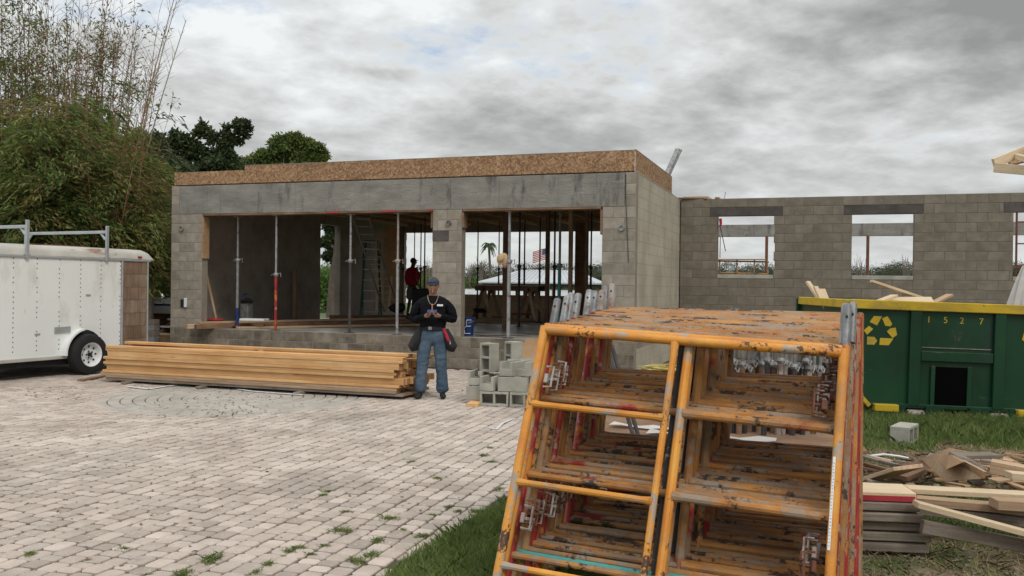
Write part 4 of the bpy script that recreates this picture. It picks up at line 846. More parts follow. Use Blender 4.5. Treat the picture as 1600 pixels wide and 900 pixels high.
# ------------------------------------------------------------------ scaffold frames
W_ = 1.524; MIDP = .714; RS = .413
nh = Vector((.361, .932, 0)).normalized()
LOCK = B()
LOCK.tube([(-.03, -.03, -.05), (-.03, -.075, -.05), (-.03, -.075, .06), (-.03, -.03, .06)], .006, 5); LOCK.tube([(.03, -.03, -.05), (.03, -.075, -.05), (.03, -.075, .06), (.03, -.03, .06)], .006, 5); LOCK.tube([(-.03, -.075, .02), (.03, -.075, .02)], .007, 5); LOCK.tube([(0, -.02, 0), (0, -.09, 0)], .009, 6); LOCK.cbox((0, -.03, .0), (.05, .02, .05), .003)
lock_me = {}
for q in ('galv_rust', 'rust_steel'): me = LOCK.mesh('brace_lock'); me.materials.append(MT[q]); lock_me[q] = me
fmesh = {}
def fm(kind, mt):
    if (kind, mt) in fmesh: return fmesh[(kind, mt)]
    b = B(); r1, r2 = .0235, .0175
    if kind == 'leg': b.tube([(0, 0, .02), (0, 0, -1.0), (0, 0, -W_)], r1, 12)
    if kind == 'bar': b.tube([(.012, 0, 0), (W_/2, 0, 0), (W_-.012, 0, 0)], r1, 12)
    if kind == 'mid': b.tube([(0, 0, -.012), (0, 0, -.07), (0, 0, -.8), (0, 0, -1.30)], [r1*1.05, r2, r2, r2], 10)
    if kind == 'midw': b.tube([(0, 0, -.012), (0, 0, -1.30)], [r1, r1], 10)
    if kind == 'rung': b.tube([(.012, 0, 0), (.06, 0, 0), (MIDP-.06, 0, 0), (MIDP-.008, 0, 0)], [r2*1.35, r2, r2, r2*1.35], 10)
    if kind == 'rungw': b.tube([(.012, 0, 0), (.06, 0, 0), (MIDP-.06, 0, 0), (MIDP-.008, 0, 0)], [r1*1.25, r1*.95, r1*.95, r1*1.25], 10)
    if kind == 'pin': b.tube([(0, 0, .015), (0, 0, .165), (0, 0, .172)], [.0215, .0205, .0165], 12)
    if kind == 'hole': b.tube([(0, -.0225, .12), (0, .0225, .12)], .0065, 8)
    if kind == 'sticker': b.tube([(0, 0, -.75), (0, 0, -.42)], .0221, 12, caps=False)
    if kind == 'band': b.tube([(0, 0, 0), (MIDP*.9, 0, 0)], .0221, 10, caps=False)
    me = b.mesh(kind); me.materials.append(MT[mt])
    for p in me.polygons: p.use_smooth = True
    me.set_sharp_from_angle(angle=rad(35)); fmesh[(kind, mt)] = me; return me
TLf = Vector((.177, 4.759, 1.376))
ds = [0, .052, .125, .175, .226, .30, .350, .402, .475, .525, .59, .642, .73, .78, .832, .89, .942, .995, 1.06, 1.11]
frame_labels0 = ['front scaffold frame with full orange legs and ladder rungs on its left half', 'second scaffold frame from the front, its thicker rungs on the right half', 'third scaffold frame from the front, with red sides', 'fourth scaffold frame from the front, with a teal painted rung low down', 'fifth scaffold frame counted from the front of the leaning row', 'sixth scaffold frame counted from the front of the leaning row', 'seventh scaffold frame, in the middle of the leaning row', 'eighth scaffold frame, with a red left leg, just past the middle of the row', 'sixth scaffold frame counted from the back of the row', 'fifth scaffold frame counted from the back of the row', 'fourth scaffold frame counted from the back of the row', 'third scaffold frame counted from the back of the row', 'second to last scaffold frame of the leaning row', 'rearmost scaffold frame of the leaning row']
ordn = ['first', 'second', 'third', 'fourth', 'fifth', 'sixth', 'seventh', 'eighth', 'ninth', 'tenth']
frame_labels = ['front scaffold frame, with thin ladder rungs on its left half', 'second scaffold frame from the front, its thick rungs on the right half', 'third scaffold frame from the front, with red legs', 'fourth scaffold frame from the front, with a teal painted rung low down'] + [ordn[i]+' scaffold frame counted from the front of the leaning row' for i in range(4, 10)] + [ordn[19-i]+' scaffold frame counted from the rear of the leaning row' for i in range(10, 19)] + ['rearmost scaffold frame of the leaning row']
for k, d_ in enumerate(ds):
    f_ = k/(len(ds)-1); psi = rad(21.2)-rad(1.5)*f_ + (R.uniform(-.008, .008) if k > 1 else 0); tau = .0432*(1-f_)+.004*f_; xa = Vector((math.cos(psi)*math.cos(tau), -math.sin(psi)*math.cos(tau), -math.sin(tau)))
    side_k = 0 if k in (0, 3, 4, 6, 8, 9, 11, 13, 14, 17) else 1
    tl = TLf + nh*d_ + Vector((.09*f_+(R.uniform(-.015, .015) if k > 1 else 0), 0, 0)); tl.z = 1.376+.085*f_ + (.006 if k == 1 else 0)
    lean = math.asin(min(.99, .393)) if k == 0 else rad(23.2-5.5*f_)
    upv = (Vector((.1793, .3528, .9184)) if k == 0 else (nh*math.sin(lean)+Vector((.035*(1-f_), 0, 0))+Vector((0, 0, math.cos(lean)))))
    upv = (upv - xa*upv.dot(xa)).normalized(); ya_ = upv.cross(xa)
    Mx = Matrix((xa, ya_, upv)).transposed()
    foot = tl - upv*W_
    fr = thing('scaffold', frame_labels[k], 'scaffold', foot, 0, 'scaffold frames leaning in a row', rot=Mx.to_euler())
    main = 'orange_paint' if k < 2 else 'orange_worn'; Z = W_
    lm = {2: 'red_paint', 7: 'red_paint', 12: 'red_paint', 16: 'red_paint'}.get(k, main)
    def add(kind, mt, nm, loc, par=fr, lab=None):
        o = link(nm, fm(kind, mt), par); o.location = loc
        if lab: o['label'] = lab
        return o
    l1 = add('leg', lm, 'leg', (0, 0, Z)); l2 = add('leg', 'red_paint' if k in (1, 2) else lm, 'leg', (W_, 0, Z)); add('bar', main, 'top_bar', (0, 0, Z))
    mp_ = MIDP if side_k == 0 else .775; add('mid' if side_k == 0 else 'midw', 'black_post' if k in (3, 8) else main, 'middle_post', (mp_, 0, Z))
    for j in (1, 2, 3):
        rm = 'teal_paint' if (k == 3 and j == 3) else ('orange_worn' if k else main)
        add('rung' if side_k == 0 else 'rungw', rm, 'rung', (0 if side_k == 0 else mp_, 0, Z-RS*j + (.0 if side_k == 0 else .012)))
    for o in [c for c in fr.children if c.name.startswith('rung')]:
        if side_k: o.scale = ((W_-.775)/MIDP, 1, 1)
    if k > 1:
        for j in (1, 2, 3):
            o = add('rung' if side_k else 'rungw', 'teal_paint' if (k == 3 and j == 3) else 'orange_worn', 'rung', (0 if side_k else mp_, 0, Z-RS*j+.006)); o.scale = ((mp_ if side_k else W_-mp_)/MIDP, 1, 1)
    b_ = 0.0
    if k > 1 or k == 1:
        for li, (lg, xx) in enumerate(((l1, 0), (l2, W_))):
            if li == 1 and k not in (1, 2, 3): continue
            if li == 0 and k in (1, 3, 6, 9, 12, 14, 17): continue
            pn = link('coupling_pin', fm('pin', 'galv_pin' if (k*7+li) % 3 else 'galv_rust'), fr); pn.location = (xx+(0 if li == 0 else [0, .0, -.01, .02][k]), 0, Z+(0 if li == 0 else .0)); q = link('pin_hole', fm('hole', 'black'), pn); pn.scale = (1, 1, 1.38 if li else R.uniform(.9, 1.12))
    for xx in (0, W_):
        for zz_ in (.26, .98):
            if k > 3 and (k*5+int(zz_*10)+int(xx)) % 5 < 3: continue
            lo = link('brace_lock', lock_me['rust_steel' if (k+int(xx)) % 2 else 'galv_rust'], fr); lo.location = (xx+(.045 if xx == 0 else -.045), .0, Z-zz_-R.uniform(-.01, .03)); lo.rotation_euler = (0, 0, rad(90 if xx == 0 else -90)*1.0+R.uniform(-.3, .3))
    if k in (2, 4, 6, 8, 10, 12): add('sticker', 'sticker', 'label_strip', (0, 0, Z+.03), l1).location = (0, 0, -.05-.03*k % .2)
# white warning label on the front frame's right leg
o = B().cbox((0, 0, 0), (.012, .004, .42), .001).obj('label_strip', 'white_paint', None); o.parent = [c for c in C.objects if c.get('label') == frame_labels[0]][0]; o.location = (W_-.012, -.0215, W_-.72)
b = B()
for i in range(26): b.box((R.uniform(-.001, .001), -.0032, -.19+i*.0148), (.006*(.4+.6*R.random()), .001, .003))
b.obj('fine_print', 'dull_metal', o)
# cross braces leaning behind the frames
for i, (x0_, x1_) in enumerate(((948, 992), (956, 1000))):
    b = B(); p, q = at(x0_, 540, 7.0), at(x1_, 690, 6.6); p2 = q+(q-p)*.75; p2 = p+(p2-p)*((p.z-.02)/(p.z-p2.z)); b.tube([p, p2], .016, 8); tag(b.obj('brace_tube', 'dark_steel'), ['left of two parallel grey brace tubes slanting behind the scaffold frames', 'right of two parallel grey brace tubes slanting behind the scaffold frames'][i], 'tube')
# upright steel jacks bundled behind the right half
for i in range(23):
    px = 1126+i*7.7; d_ = 7.9+R.uniform(-.12, .12); lo = thing('screw_jack', 'slim steel screw jack inside the row standing behind the right half of the frames' if i not in (0, 22) else ('leftmost steel screw jack of the row behind the frames' if i == 0 else 'rightmost steel screw jack of the row behind the frames'), 'jack', group='steel screw jacks standing in a row')
    g = at(px-4, 640, d_); lo.location = (g.x, g.y, .0); tl_ = R.uniform(.03, .06); H_ = 1.30+R.uniform(-.04, .04)
    sh = lambda z: (tl_*z, .05*z, z)
    b = B(); b.tube([sh(0), sh(H_-.35)], .026, 8); b.obj('tube', R.choice(['dark_steel', 'brown_wood', 'dark_steel', 'galv_rust']), lo, True)
    cz = H_-.36-R.uniform(0, .05); B().tube([sh(cz), sh(cz+.02), sh(cz+.05)], [.03, .042, .03], 10).obj('collar', 'dull_metal', lo, True); B().tube([(sh(cz)[0]-.02, -.03, cz+.03), (sh(cz)[0]+.0, -.05, cz-.01), (sh(cz)[0]+.025, -.02, cz+.03)], .008, 6).obj('handle', 'dull_metal', lo)
    B().tube([sh(H_-.36), sh(H_)], .017, 8).obj('screw', 'dull_metal', lo, True); B().box((sh(0)[0], 0, .004), (.13, .13, .008)).obj('base_plate', 'dark_steel', lo)
# planks, plastic and plywood lying behind and under the frames
stk = [((900, 700), (1300, 742), 6.55, .30, .05, 'old_pine', 0, 'pale top board of the plank pile seen through the left half of the frames'), ((905, 715), (1300, 755), 6.4, .26, .045, 'grey_wood', -.06, 'grey board one below the pale top board behind the frames'), ((905, 725), (1300, 765), 6.35, .28, .045, 'brown_wood', -.12, 'brown lowest board of the plank pile behind the frames')]
for i in range(4):
    z_ = .03+i*.055; P0 = Vector((.35+.04*i, 6.75-.02*i, z_)); P1 = Vector((2.5+.05*i, 6.1+.02*i, z_)); board('pile_plank', ['lowest grey plank of the pile behind the frames', 'second plank from the ground of the pile behind the frames', 'third plank from the ground of the pile behind the frames', 'pale top plank of the pile seen through the frames'][i], 'plank', P0, P1, .30, .05, ['grey_wood', 'brown_wood', 'old_pine', 'pale_pine'][i], 'planks piled behind the frames')
ply = board('plywood_sheet', 'large brown plywood sheet lying behind the scaffold frames', 'board', Vector((.75, 8.3, .28)), Vector((3.05, 7.7, .30)), 1.3, .03, 'brown_wood')
board('sheet_support', 'timber block carrying the left end of the plywood sheet', 'timber', Vector((1.1, 7.7, .13)), Vector((1.4, 8.6, .13)), .12, .24, 'grey_wood'); board('sheet_support', 'timber block carrying the right end of the plywood sheet', 'timber', Vector((2.5, 7.3, .13)), Vector((2.8, 8.2, .13)), .12, .24, 'grey_wood')
for i, (cx_, cy_, l, w_, rz) in enumerate(((1.35, 8.05, .9, .14, -.5), (1.75, 7.65, 1.1, .18, -.35))):
    b = B(); n = 8
    vs = [(l*(j/(n-1)-.5), w_*(s_-.5)*(1+.3*math.sin(j*2.1+i)), .012+.012*math.sin(j*1.9+s_*2)) for j in range(n) for s_ in (0, 1)]
    b.add(vs, [(2*j, 2*j+2, 2*j+3, 2*j+1) for j in range(n-1)]); tag(b.obj('plastic_film', 'plastic_film', None, loc=(cx_, cy_, .312), rot=(0, 0, rz)), ['crumpled clear plastic film on the back of the plywood sheet', 'crumpled clear plastic film on the front of the plywood sheet'][i], 'plastic sheet')
# yellow rope coil by the garage side wall
rc_ = gd(1030, 592); b = B(); P = []
for i in range(220):
    g = i*.31; r_ = .26+.05*math.sin(i*.13)+.03*math.sin(i*.71); P.append((r_*1.15*math.cos(g)+.03*math.sin(i*.2), r_*.8*math.sin(g), .03+.0009*i+.02*math.sin(g*1.7)))
b.tube(P, .011, 5); tag(b.obj('rope_coil', 'rope_yellow', None, True, loc=(rc_.x, rc_.y, 0.0)), 'coil of yellow rope at the foot of the garage side wall', 'rope')

# ------------------------------------------------------------------ dumpster
phi = rad(4); dp = gd(1340, 655, .02); dm = thing('dumpster', 'dark green roll-off dumpster with yellow rim and yellow recycling arrows', 'dumpster', (0, 0, 0))
dx = Vector((math.cos(phi), -math.sin(phi), 0)); p0 = at(1330, 632, 10.75)
dm.location = (p0.x, p0.y, .02); dm.rotation_euler = (0, rad(1.3), -phi)
DL, DW, DB, DT = 4.6, 2.5, .20, 1.47
b = B(); b.prism([(-.02, DT-.1), (-.02, .36), (.16, DB), (DL, DB), (DL, DT-.1)], 0, .05); b.obj('front_side', 'green_paint', dm)
b = B(); b.prism([(-.02, DT-.1), (-.02, .36), (.16, DB), (DL, DB), (DL, DT-.1)], DW-.05, DW); b.obj('rear_side', 'green_paint', dm)
B().cbox((DL/2+.08, DW/2, DB+.03), (DL-.2, DW-.1, .05), .004).obj('floor_plate', 'green_paint', dm)
B().cbox((.01, DW/2, (DT-.1+.36)/2), (.05, DW-.1, DT-.1-.36), .004).obj('end_panel', 'green_paint', dm); B().cbox((DL, DW/2, .8), (.05, DW-.1, 1.1), .004).obj('end_panel', 'green_paint', dm)
b = B(); b.prism([(-.02, .36), (.16, DB), (.19, DB+.02), (.01, .38)], .05, DW-.05); b.obj('end_slope', 'green_paint', dm)
for yy, ln in ((-.02, DL+.1), (DW-.02, DL+.1)): B().cbox((DL/2-.01, yy, DT-.05), (ln, .09, .115), .008).obj('top_rim', 'yellow_paint' if yy < 0 else 'green_paint', dm)
B().cbox((-.03, DW/2-.02, DT-.052), (.09, DW-.1, .11), .008).obj('top_rim', 'yellow_paint', dm)
B().cbox((-.03, DW+.06, DT-.22), (.08, .08, .4), .006).obj('corner_post', 'green_paint', dm)
for x_ in (.72, 1.71, 2.75): B().cbox((x_, -.025, (DT-.1+DB)/2), (.13, .05, DT-.1-DB-.01), .006).obj('rib', 'green_paint', dm)
B().cbox((1.215, -.022, .815), (.85, .042, .12), .006).obj('cross_rib', 'green_paint', dm)
B().cbox((1.215, -.006, .92), (.82, .012, .008), .001).obj('ledge', 'galv_rust', dm)
b = B(); b.cbox((1.16, -.004, .46), (.38, .012, .46), .002); b.obj('pocket_shade_plate', 'pocket_shade', dm)  # flat black plate painted as the pocket's shaded inside; no hole is cut
for x_ in (.945, 1.375): B().cbox((x_, -.016, .46), (.05, .03, .48), .004).obj('pocket_frame', 'green_paint', dm)
B().cbox((2.3, -.01, DB+.0), (4.2, .06, .05), .006).obj('lower_beam', 'green_paint', dm)
for x_ in (.38, 2.05): 
    B().cbox((x_+(.0 if x_ < 1 else 0), -.07, .175), (.28, .12, .085), .006).obj('yellow_skid', 'yellow_paint', dm)
b = B(); b.prism([(-.035, .40), (.17, .175), (.20, .21), (-.01, .43)], -.10, -.005); b.obj('yellow_corner', 'yellow_paint', dm)
for x_ in (.74, 1.72):
    b = B(); b.lathe([(.075, -.10), (.085, -.09), (.085, .09), (.075, .10)], 18, Matrix.Translation((x_, -.04, .075)) @ Matrix.Rotation(rad(90), 4, 'Y')); b.obj('roller', 'galv_rust', dm, True)
    for s_ in (-1, 1): b = B(); b.prism([(x_+s_*.12, .21), (x_+s_*.36, .21), (x_+s_*.14, .04), (x_+s_*.12, .04)][::s_], -.07, .04); b.obj('roller_bracket', 'green_paint', dm)
def polyplate(b, pts, t=.004): n = len(pts); b.add([(x, -t, z) for x, z in pts]+[(x, 0, z) for x, z in pts], [tuple(range(n)), tuple(range(2*n-1, n-1, -1))]+[(i, (i+1) % n, n+(i+1) % n, n+i) for i in range(n)])
def recycle(cx, cz, s):
    
    for poly in ([(450, 192), (468, 163), (506, 163), (484, 207)], [(506, 172), (531, 162), (553, 197), (545, 209), (522, 207)], [(530, 233), (545, 218), (569, 214), (577, 248), (557, 263)], [(500, 265), (561, 265), (541, 298), (498, 298)], [(441, 261), (474, 261), (487, 279), (474, 298), (441, 298)], [(424, 232), (447, 210), (467, 224), (440, 252)]):
        pts = [(cx+(x-508)*s*.0026, cz-(y-232)*.0026) for x, y in poly]; b = B(); polyplate(b, pts if s > 0 else pts[::-1]); b.obj('recycling_arrow', 'yellow_paint', dm).location.y = -.001
recycle(.33, 1.10, 1); recycle(2.16, 1.10, -1)
for ch, x_ in (('1', .88), ('5', 1.08), ('2', 1.27), ('7', 1.50)):
    cu = D.curves.new('digit', 'FONT'); cu.body = ch; cu.size = .108; cu.extrude = .001; cu.align_x = 'CENTER'; to = D.objects.new('t', cu); C.objects.link(to)
    dg = bpy.context.evaluated_depsgraph_get(); me = D.meshes.new_from_object(to.evaluated_get(dg)); D.objects.remove(to); me.materials.clear(); me.materials.append(MT['yellow_paint']); me.name = 'digit'
    o = link('digit', me, dm); o.location = (x_, -.0015, 1.225); o.rotation_euler = (rad(90), R.uniform(-.05, .05), 0)
# debris standing out of the dumpster
db = [((1282, 470), (1262, 440), 12.3, .09, 'pale_pine', 'leftmost pale stick leaning out of the dumpster'), ((1286, 472), (1274, 448), 12.1, .07, 'pale_pine', 'second pale stick beside the leftmost one in the dumpster'), ((1292, 472), (1284, 452), 12.2, .09, 'pale_pine', 'third upright stick at the left corner of the dumpster'),
      ((1366, 474), (1398, 462), 11.6, .12, 'pale_pine', 'pale board end lying left of the wide sheet in the dumpster'), ((1406, 454), (1442, 466), 12.1, .06, 'pale_pine', 'thin tilted stick above the wide sheet in the dumpster'), ((1466, 470), (1484, 461), 11.8, .1, 'old_pine', 'board end right of the wide sheet in the dumpster'), ((1330, 478), (1345, 470), 11.8, .1, 'old_pine', 'board behind the rim near the scaffold pins')]
for (a, c, d_, w_, mt, lab) in db:
    p, q = at(a[0], a[1], d_), at(c[0], c[1], d_+.15); p = p-(q-p)*1.2; board('scrap_stick', lab, 'wood scrap', p, q, w_, .035, mt, 'scrap wood in the dumpster')
p, q = at(1400, 468, 11.6), at(1470, 468, 11.4); board('scrap_sheet', 'wide pale plywood sheet lying on the load in the dumpster', 'wood scrap', p+Vector((0, .2, -.02)), q+Vector((0, .2, -.02)), .8, .02, 'pale_pine', 'scrap wood in the dumpster', roll=.10)
for i in range(9):
    cx_ = .5+i*.45; pw = dm.location+dx*cx_+Vector((math.sin(phi), math.cos(phi), 0))*R.uniform(.5, 1.8); a = R.uniform(0, 3.1); v = Vector((math.cos(a), math.sin(a), R.uniform(-.1, .1)))*.6
    pw = pw.copy(); pw.z = 1.18; board('scrap_board', 'loose board on the load inside the dumpster below the rim', 'wood scrap', pw-v, pw+v, .12, .03, R.choice(['old_pine', 'pale_pine', 'plywood']), 'scrap boards low in the dumpster')
fl_ = B().cbox((DL/2, DW/2, .72), (DL-.2, DW-.2, .75), .02).obj('packed_load', 'brown_wood', dm)

# ------------------------------------------------------------------ debris heap and planks, lower right
def bd(lab, p0, p1, z0, z1, w_, t, mt, name='plank', roll=0.0, grp='planks and boards heaped at the lower right'):
    return board(name, lab, 'plank', gd(p0[0], p0[1], z0), gd(p1[0], p1[1], z1), w_, t, mt, grp, roll=roll)
for i in range(6):
    x1 = [1452, 1458, 1446, 1442, 1440, 1436][i]; zc = .035+i*.062
    P1 = Vector((0, 0, 0)); e = gd(1448, 866, 0.0); dirv = Vector((.995, -.10, 0)).normalized()
    pe = e + Vector(((x1-1448)*.004, .0+.03*((i*7) % 3-1)*.6+.12, zc)); ps = pe - dirv*1.9
    mtk = 'grey_wood' if i < 5 else 'pale_pine'
    o = board('scaffold_plank', ['lowest grey plank of the short stack beside the right scaffold leg', 'second grey plank from the ground in the short stack', 'third grey plank from the ground in the short stack', 'fourth grey plank from the ground in the short stack', 'grey plank with a pale worn edge just under the red ended one', 'top plank of the short stack with a red painted edge'][i], 'plank', ps, pe, .26, .052, mtk, 'planks of the short stack at the scaffold leg', ch=.006)
    if i == 5:
        b = B(); b.cbox((.0, -.1305, -.012), (1.88, .004, .034), .001); b.cbox((.949, 0, 0), (.004, .255, .05), .001); b.obj('red_edge', 'red_wood', o)
bd('brightest plank, running from the red ended plank down to the right edge', (1430, 787), (1640, 843), .33, .14, .09, .035, 'pale_pine', roll=0); 
bd('underside board beneath the bright plank running to the right edge', (1440, 822), (1640, 860), .20, .05, .04, .08, 'grey_wood')
bd('long pale plank across the heap from the scaffold leg to the right edge', (1300, 758), (1640, 776), .28, .26, .13, .035, 'pale_pine')
bd('brown plank just below the long pale plank', (1300, 770), (1640, 800), .24, .22, .10, .05, 'old_pine')
bd('second brown plank lower in the heap behind the red ended stack', (1330, 782), (1620, 815), .2, .14, .14, .06, 'grey_wood')
bd('short pale block of timber on the right side of the heap', (1552, 786), (1615, 790), .28, .27, .12, .06, 'old_pine')
bd('dark plank slanting behind the heap towards the dumpster', (1400, 745), (1500, 706), .12, .25, .2, .04, 'brown_wood')
bd('grey board lying level at the back of the heap', (1495, 712), (1556, 711), .26, .25, .16, .03, 'grey_wood')
bd('brown broken board at the right end of the heap', (1548, 728), (1640, 746), .22, .18, .14, .1, 'old_pine')
bd('pale short board by the right frame edge', (1575, 742), (1640, 748), .26, .24, .12, .05, 'pale_pine')
bd('thin pale stick lying left of the heap on the ground', (1330, 727), (1372, 729), .03, .03, .07, .03, 'grey_wood')
bd('splintered yellow board at the left of the heap', (1365, 748), (1420, 730), .15, .30, .32, .03, 'old_pine')
def plate(name, lab, quad, zs, t, mt, cat='board', grp=None):
    P = [gd(x, y, z) for (x, y), z in zip(quad, zs)]; n_ = (P[1]-P[0]).cross(P[2]-P[0]).normalized(); n_ = n_ if n_.z > 0 else -n_; b = B(); n = len(P)
    vs = [tuple(p+n_*t/2) for p in P]+[tuple(p-n_*t/2) for p in P]; b.add(vs, [tuple(range(n)), tuple(range(2*n-1, n-1, -1))]+[(i, i+n, (i+1) % n+n, (i+1) % n) for i in range(n)]); return tag(b.obj(name, mt), lab, cat, grp)
pl = plate('plywood_sheet', 'pale tilted plywood panel with an orange square on the debris heap', [(1440, 716), (1482, 707), (1540, 737), (1536, 748), (1478, 752)], [.22, .40, .42, .34, .2], .02, 'old_pine')
plate('orange_square', 'orange square board lying on the tilted plywood panel', [(1462, 712), (1484, 709), (1506, 722), (1480, 733)], [.30, .41, .42, .33], .012, 'plywood')
plate('plywood_sheet', 'grey edged board leaning behind the tilted panel', [(1482, 707), (1494, 707), (1540, 732), (1530, 741)], [.42, .40, .40, .36], .02, 'grey_wood')
for i in range(64):
    px, py = R.uniform(1340, 1620), R.uniform(712, 768); z_ = R.uniform(.02, .16); p = gd(px, py, z_); a = R.uniform(0, 3.14); l = R.uniform(.08, .3); v = Vector((math.cos(a), math.sin(a), R.uniform(-.15, .25)))*l
    board('wood_scrap', 'small broken wood scrap in the debris heap', 'wood scrap', p-v/2, p+v/2, R.uniform(.03, .12), .02, R.choice(['old_pine', 'brown_wood', 'grey_wood', 'plywood']), 'small wood scraps in the heap')
b = B(); P = [gd(x, y, z_) for x, y, z_ in ((1322, 716, .03), (1345, 714, .05), (1380, 710, .05), (1405, 713, .04), (1420, 716, .03))]; b.tube(P, .012, 6); tag(b.obj('white_hose', 'white_paint', None, True), 'white hose lying on the ground between the scaffold leg and the heap', 'hose')
# ------------------------------------------------------------------ hanging plastic and neighbouring truss
b = B(); nx_, nz_ = 16, 8; vs = []
pc = at(1592, 415, 12.6)
for j in range(nz_+1):
    for i in range(nx_+1):
        g = math.pi*(i/nx_)*1.0; r_ = .10+.42*(j/nz_)**.8; rip = 1+.14*math.sin(i*2.4+j*.3)
        vs.append((pc.x+.15-math.cos(g)*r_*rip*1.0, pc.y-math.sin(g)*r_*.6*rip, pc.z-1.5*(j/nz_)))
b.add(vs, [(j*(nx_+1)+i, (j+1)*(nx_+1)+i, (j+1)*(nx_+1)+i+1, j*(nx_+1)+i+1) for j in range(nz_) for i in range(nx_)]); o = b.obj('plastic_sheet', 'plastic_film', None, True); tag(o, 'pale translucent plastic sheet draped behind the dumpster at the right edge', 'plastic sheet')
sp = thing('draped_post', 'steel post holding up the plastic sheet at the right edge', 'post', (pc.x+.15, pc.y+.05, 0)); B().tube([(0, 0, 0), (0, 0, pc.z)], .025, 8).obj('tube', 'rust_steel', sp); B().cbox((0, 0, pc.z), (.22, .12, .02), .002).obj('top_plate', 'rust_steel', sp)
tf = thing('eave_frame', 'raw timber eave corner of a neighbouring roof at the upper right edge', 'roof frame', (0, 0, 0))
e0 = at(1554, 262, 9.5); x1_ = at(1680, 273, 8.9); y1_ = at(1680, 204, 9.7); xo = Vector((x1_.x-e0.x, x1_.y-e0.y, x1_.z-e0.z))
def tim(name, p, q, w_, t, mt): o = board(name, None, None, p, q, w_, t, mt); o.parent = tf; return o
tim('lower_chord', e0, x1_, .04, .10, 'pale_pine'); tim('rafter', e0+Vector((.0, .02, .05)), y1_, .04, .10, 'pale_pine'); tim('rafter', e0+Vector((.45, .5, .10)), y1_+Vector((.1, .5, .0)), .04, .08, 'old_pine')
tim('batten', at(1581, 243, 9.75), at(1600, 262, 9.0)+Vector((.1, .1, .1)), .05, .06, 'pale_pine')
tim('deck_board', at(1596, 254, 9.7), at(1680, 228, 9.8), .3, .02, 'plywood'); pe = Vector((x1_.x, x1_.y+.4, 0)); tim('post', pe, pe+Vector((0, 0.001, y1_.z)), .1, .1, 'old_pine'); tim('tie', x1_, y1_+Vector((0, 0, 0)), .04, .1, 'old_pine')
# scaffold beyond the right window
sc = thing('scaffold_tower', 'rusty red scaffold tower seen through the rightmost window', 'scaffold', bw(7.35, 7.4, SLAB), BR)
for x in (0, .75):
    B().tube([(x, 0, 0), (x, 0, 3.2)], .024, 8).obj('leg', 'rust_steel', sc)
for z in (.4, .9, 1.3, 1.55, 2.1, 2.6): B().tube([(0, 0, z), (.75, 0, z)], .016, 6).obj('rung', 'rust_steel', sc)
B().tube([(0, .02, 1.2), (.75, .02, 2.4)], .014, 6).obj('brace', 'rust_steel', sc); B().tube([(.02, 0, 1.35), (.0, -.15, 1.5), (.2, -.2, 1.42), (.3, -.05, 1.3)], .008, 5).obj('wire_loop', 'dark_steel', sc)
b = B(); b.cbox((0, 0, 0), (.2, .06, .13), .008); o = b.obj('vent_block', 'galv', None, loc=bw(1.28, 5.09, at(1150, 484, 21).z), rot=(0, 0, BR)); tag(o, 'small grey box set low in the wing wall below the left window', 'box')

# ------------------------------------------------------------------ things left of the garage
bt = thing('white_boat', 'white boat with a dark blue stripe between the trailer and the garage pier', 'boat', at(262, 500, 21.2), BR); bt.location.z = .09
def hull(z0, z1, w0, w1, mt, nm): b = B(); b.add([(-.75, -w0, z0), (1.3, -w0, z0), (1.3, w0, z0), (-.75, w0*.9, z0), (-.95, -w1, z1), (1.4, -w1, z1), (1.4, w1, z1), (-.95, w1*.9, z1)], [(3, 2, 1, 0), (4, 5, 6, 7), (0, 1, 5, 4), (1, 2, 6, 5), (2, 3, 7, 6), (3, 0, 4, 7)]); return b.obj(nm, mt, bt)
hull(.76, .94, .66, .74, 'white_paint', 'hull'); hull(.941, .985, .72, .70, 'blue_plastic', 'stripe'); hull(.986, 1.10, .73, .45, 'white_paint', 'deck'); B().box((.3, 0, .38), (1.6, .5, .74)).obj('cradle', 'brown_wood', bt)
stp = thing('wooden_steps', 'open wooden steps with pale treads left of the garage pier', 'steps', at(264, 520, 19.9), BR); stp.location.z = 0; z0 = 0
for i in range(4):
    B().cbox((.2, i*.24, .40+i*.16), (1.1, .28, .04), .004).obj('tread', 'white_paint' if i else 'pale_pine', stp)
for sx_ in (-.3, .72): B().cbox((0, 0, 0), (.05, 1.3, .22), .004, Matrix.Translation((sx_, .36, .52)) @ Matrix.Rotation(rad(33), 4, 'X')).obj('stringer', 'brown_wood', stp)
B().cbox((.0, -.2, .30), (1.6, .09, .18), .004).obj('base_beam', 'brown_wood', stp)
B().cbox((-.55, -.1, .45), (.16, .3, .9), .01).obj('newel', 'brown_wood', stp)
pp = thing('wood_post', 'weathered brown post beside the end of the trailer', 'post', at(233, 540, 19.9)); pp.location.z = 0; B().cbox((0, 0, .85), (.14, .14, 1.7), .006).obj('post', 'grey_wood', pp); B().cbox((0, 0, 1.71), (.18, .18, .03), .004).obj('cap', 'grey_wood', pp)
stk_ = at(240, 530, 19.6)
for i in range(6): o = B().cbox((0, 0, 0), (.16, .2, .12), .006).obj('timber_block', 'grey_wood' if i % 2 else 'galv', None, loc=(stk_.x, stk_.y, .06+i*.125), rot=(0, 0, BR+R.uniform(-.06, .06))); tag(o, 'timber block %s from the ground in the stack by the trailer end' % ['one', 'two', 'three', 'four', 'five', 'six'][i], 'timber', 'blocks stacked by the trailer end')
b = B()
for i in range(60):
    c = at(R.uniform(236, 274), R.uniform(425, 460), R.uniform(27, 29)); a = R.uniform(0, 6.28); l = R.uniform(.3, .9); v = Vector((math.cos(a), .3*math.sin(a), R.uniform(-.6, .6)))*l; b.tube([c-v/2, c+Vector((0, 0, R.uniform(-.05, .05))), c+v/2], [.03, .022, .01], 5)
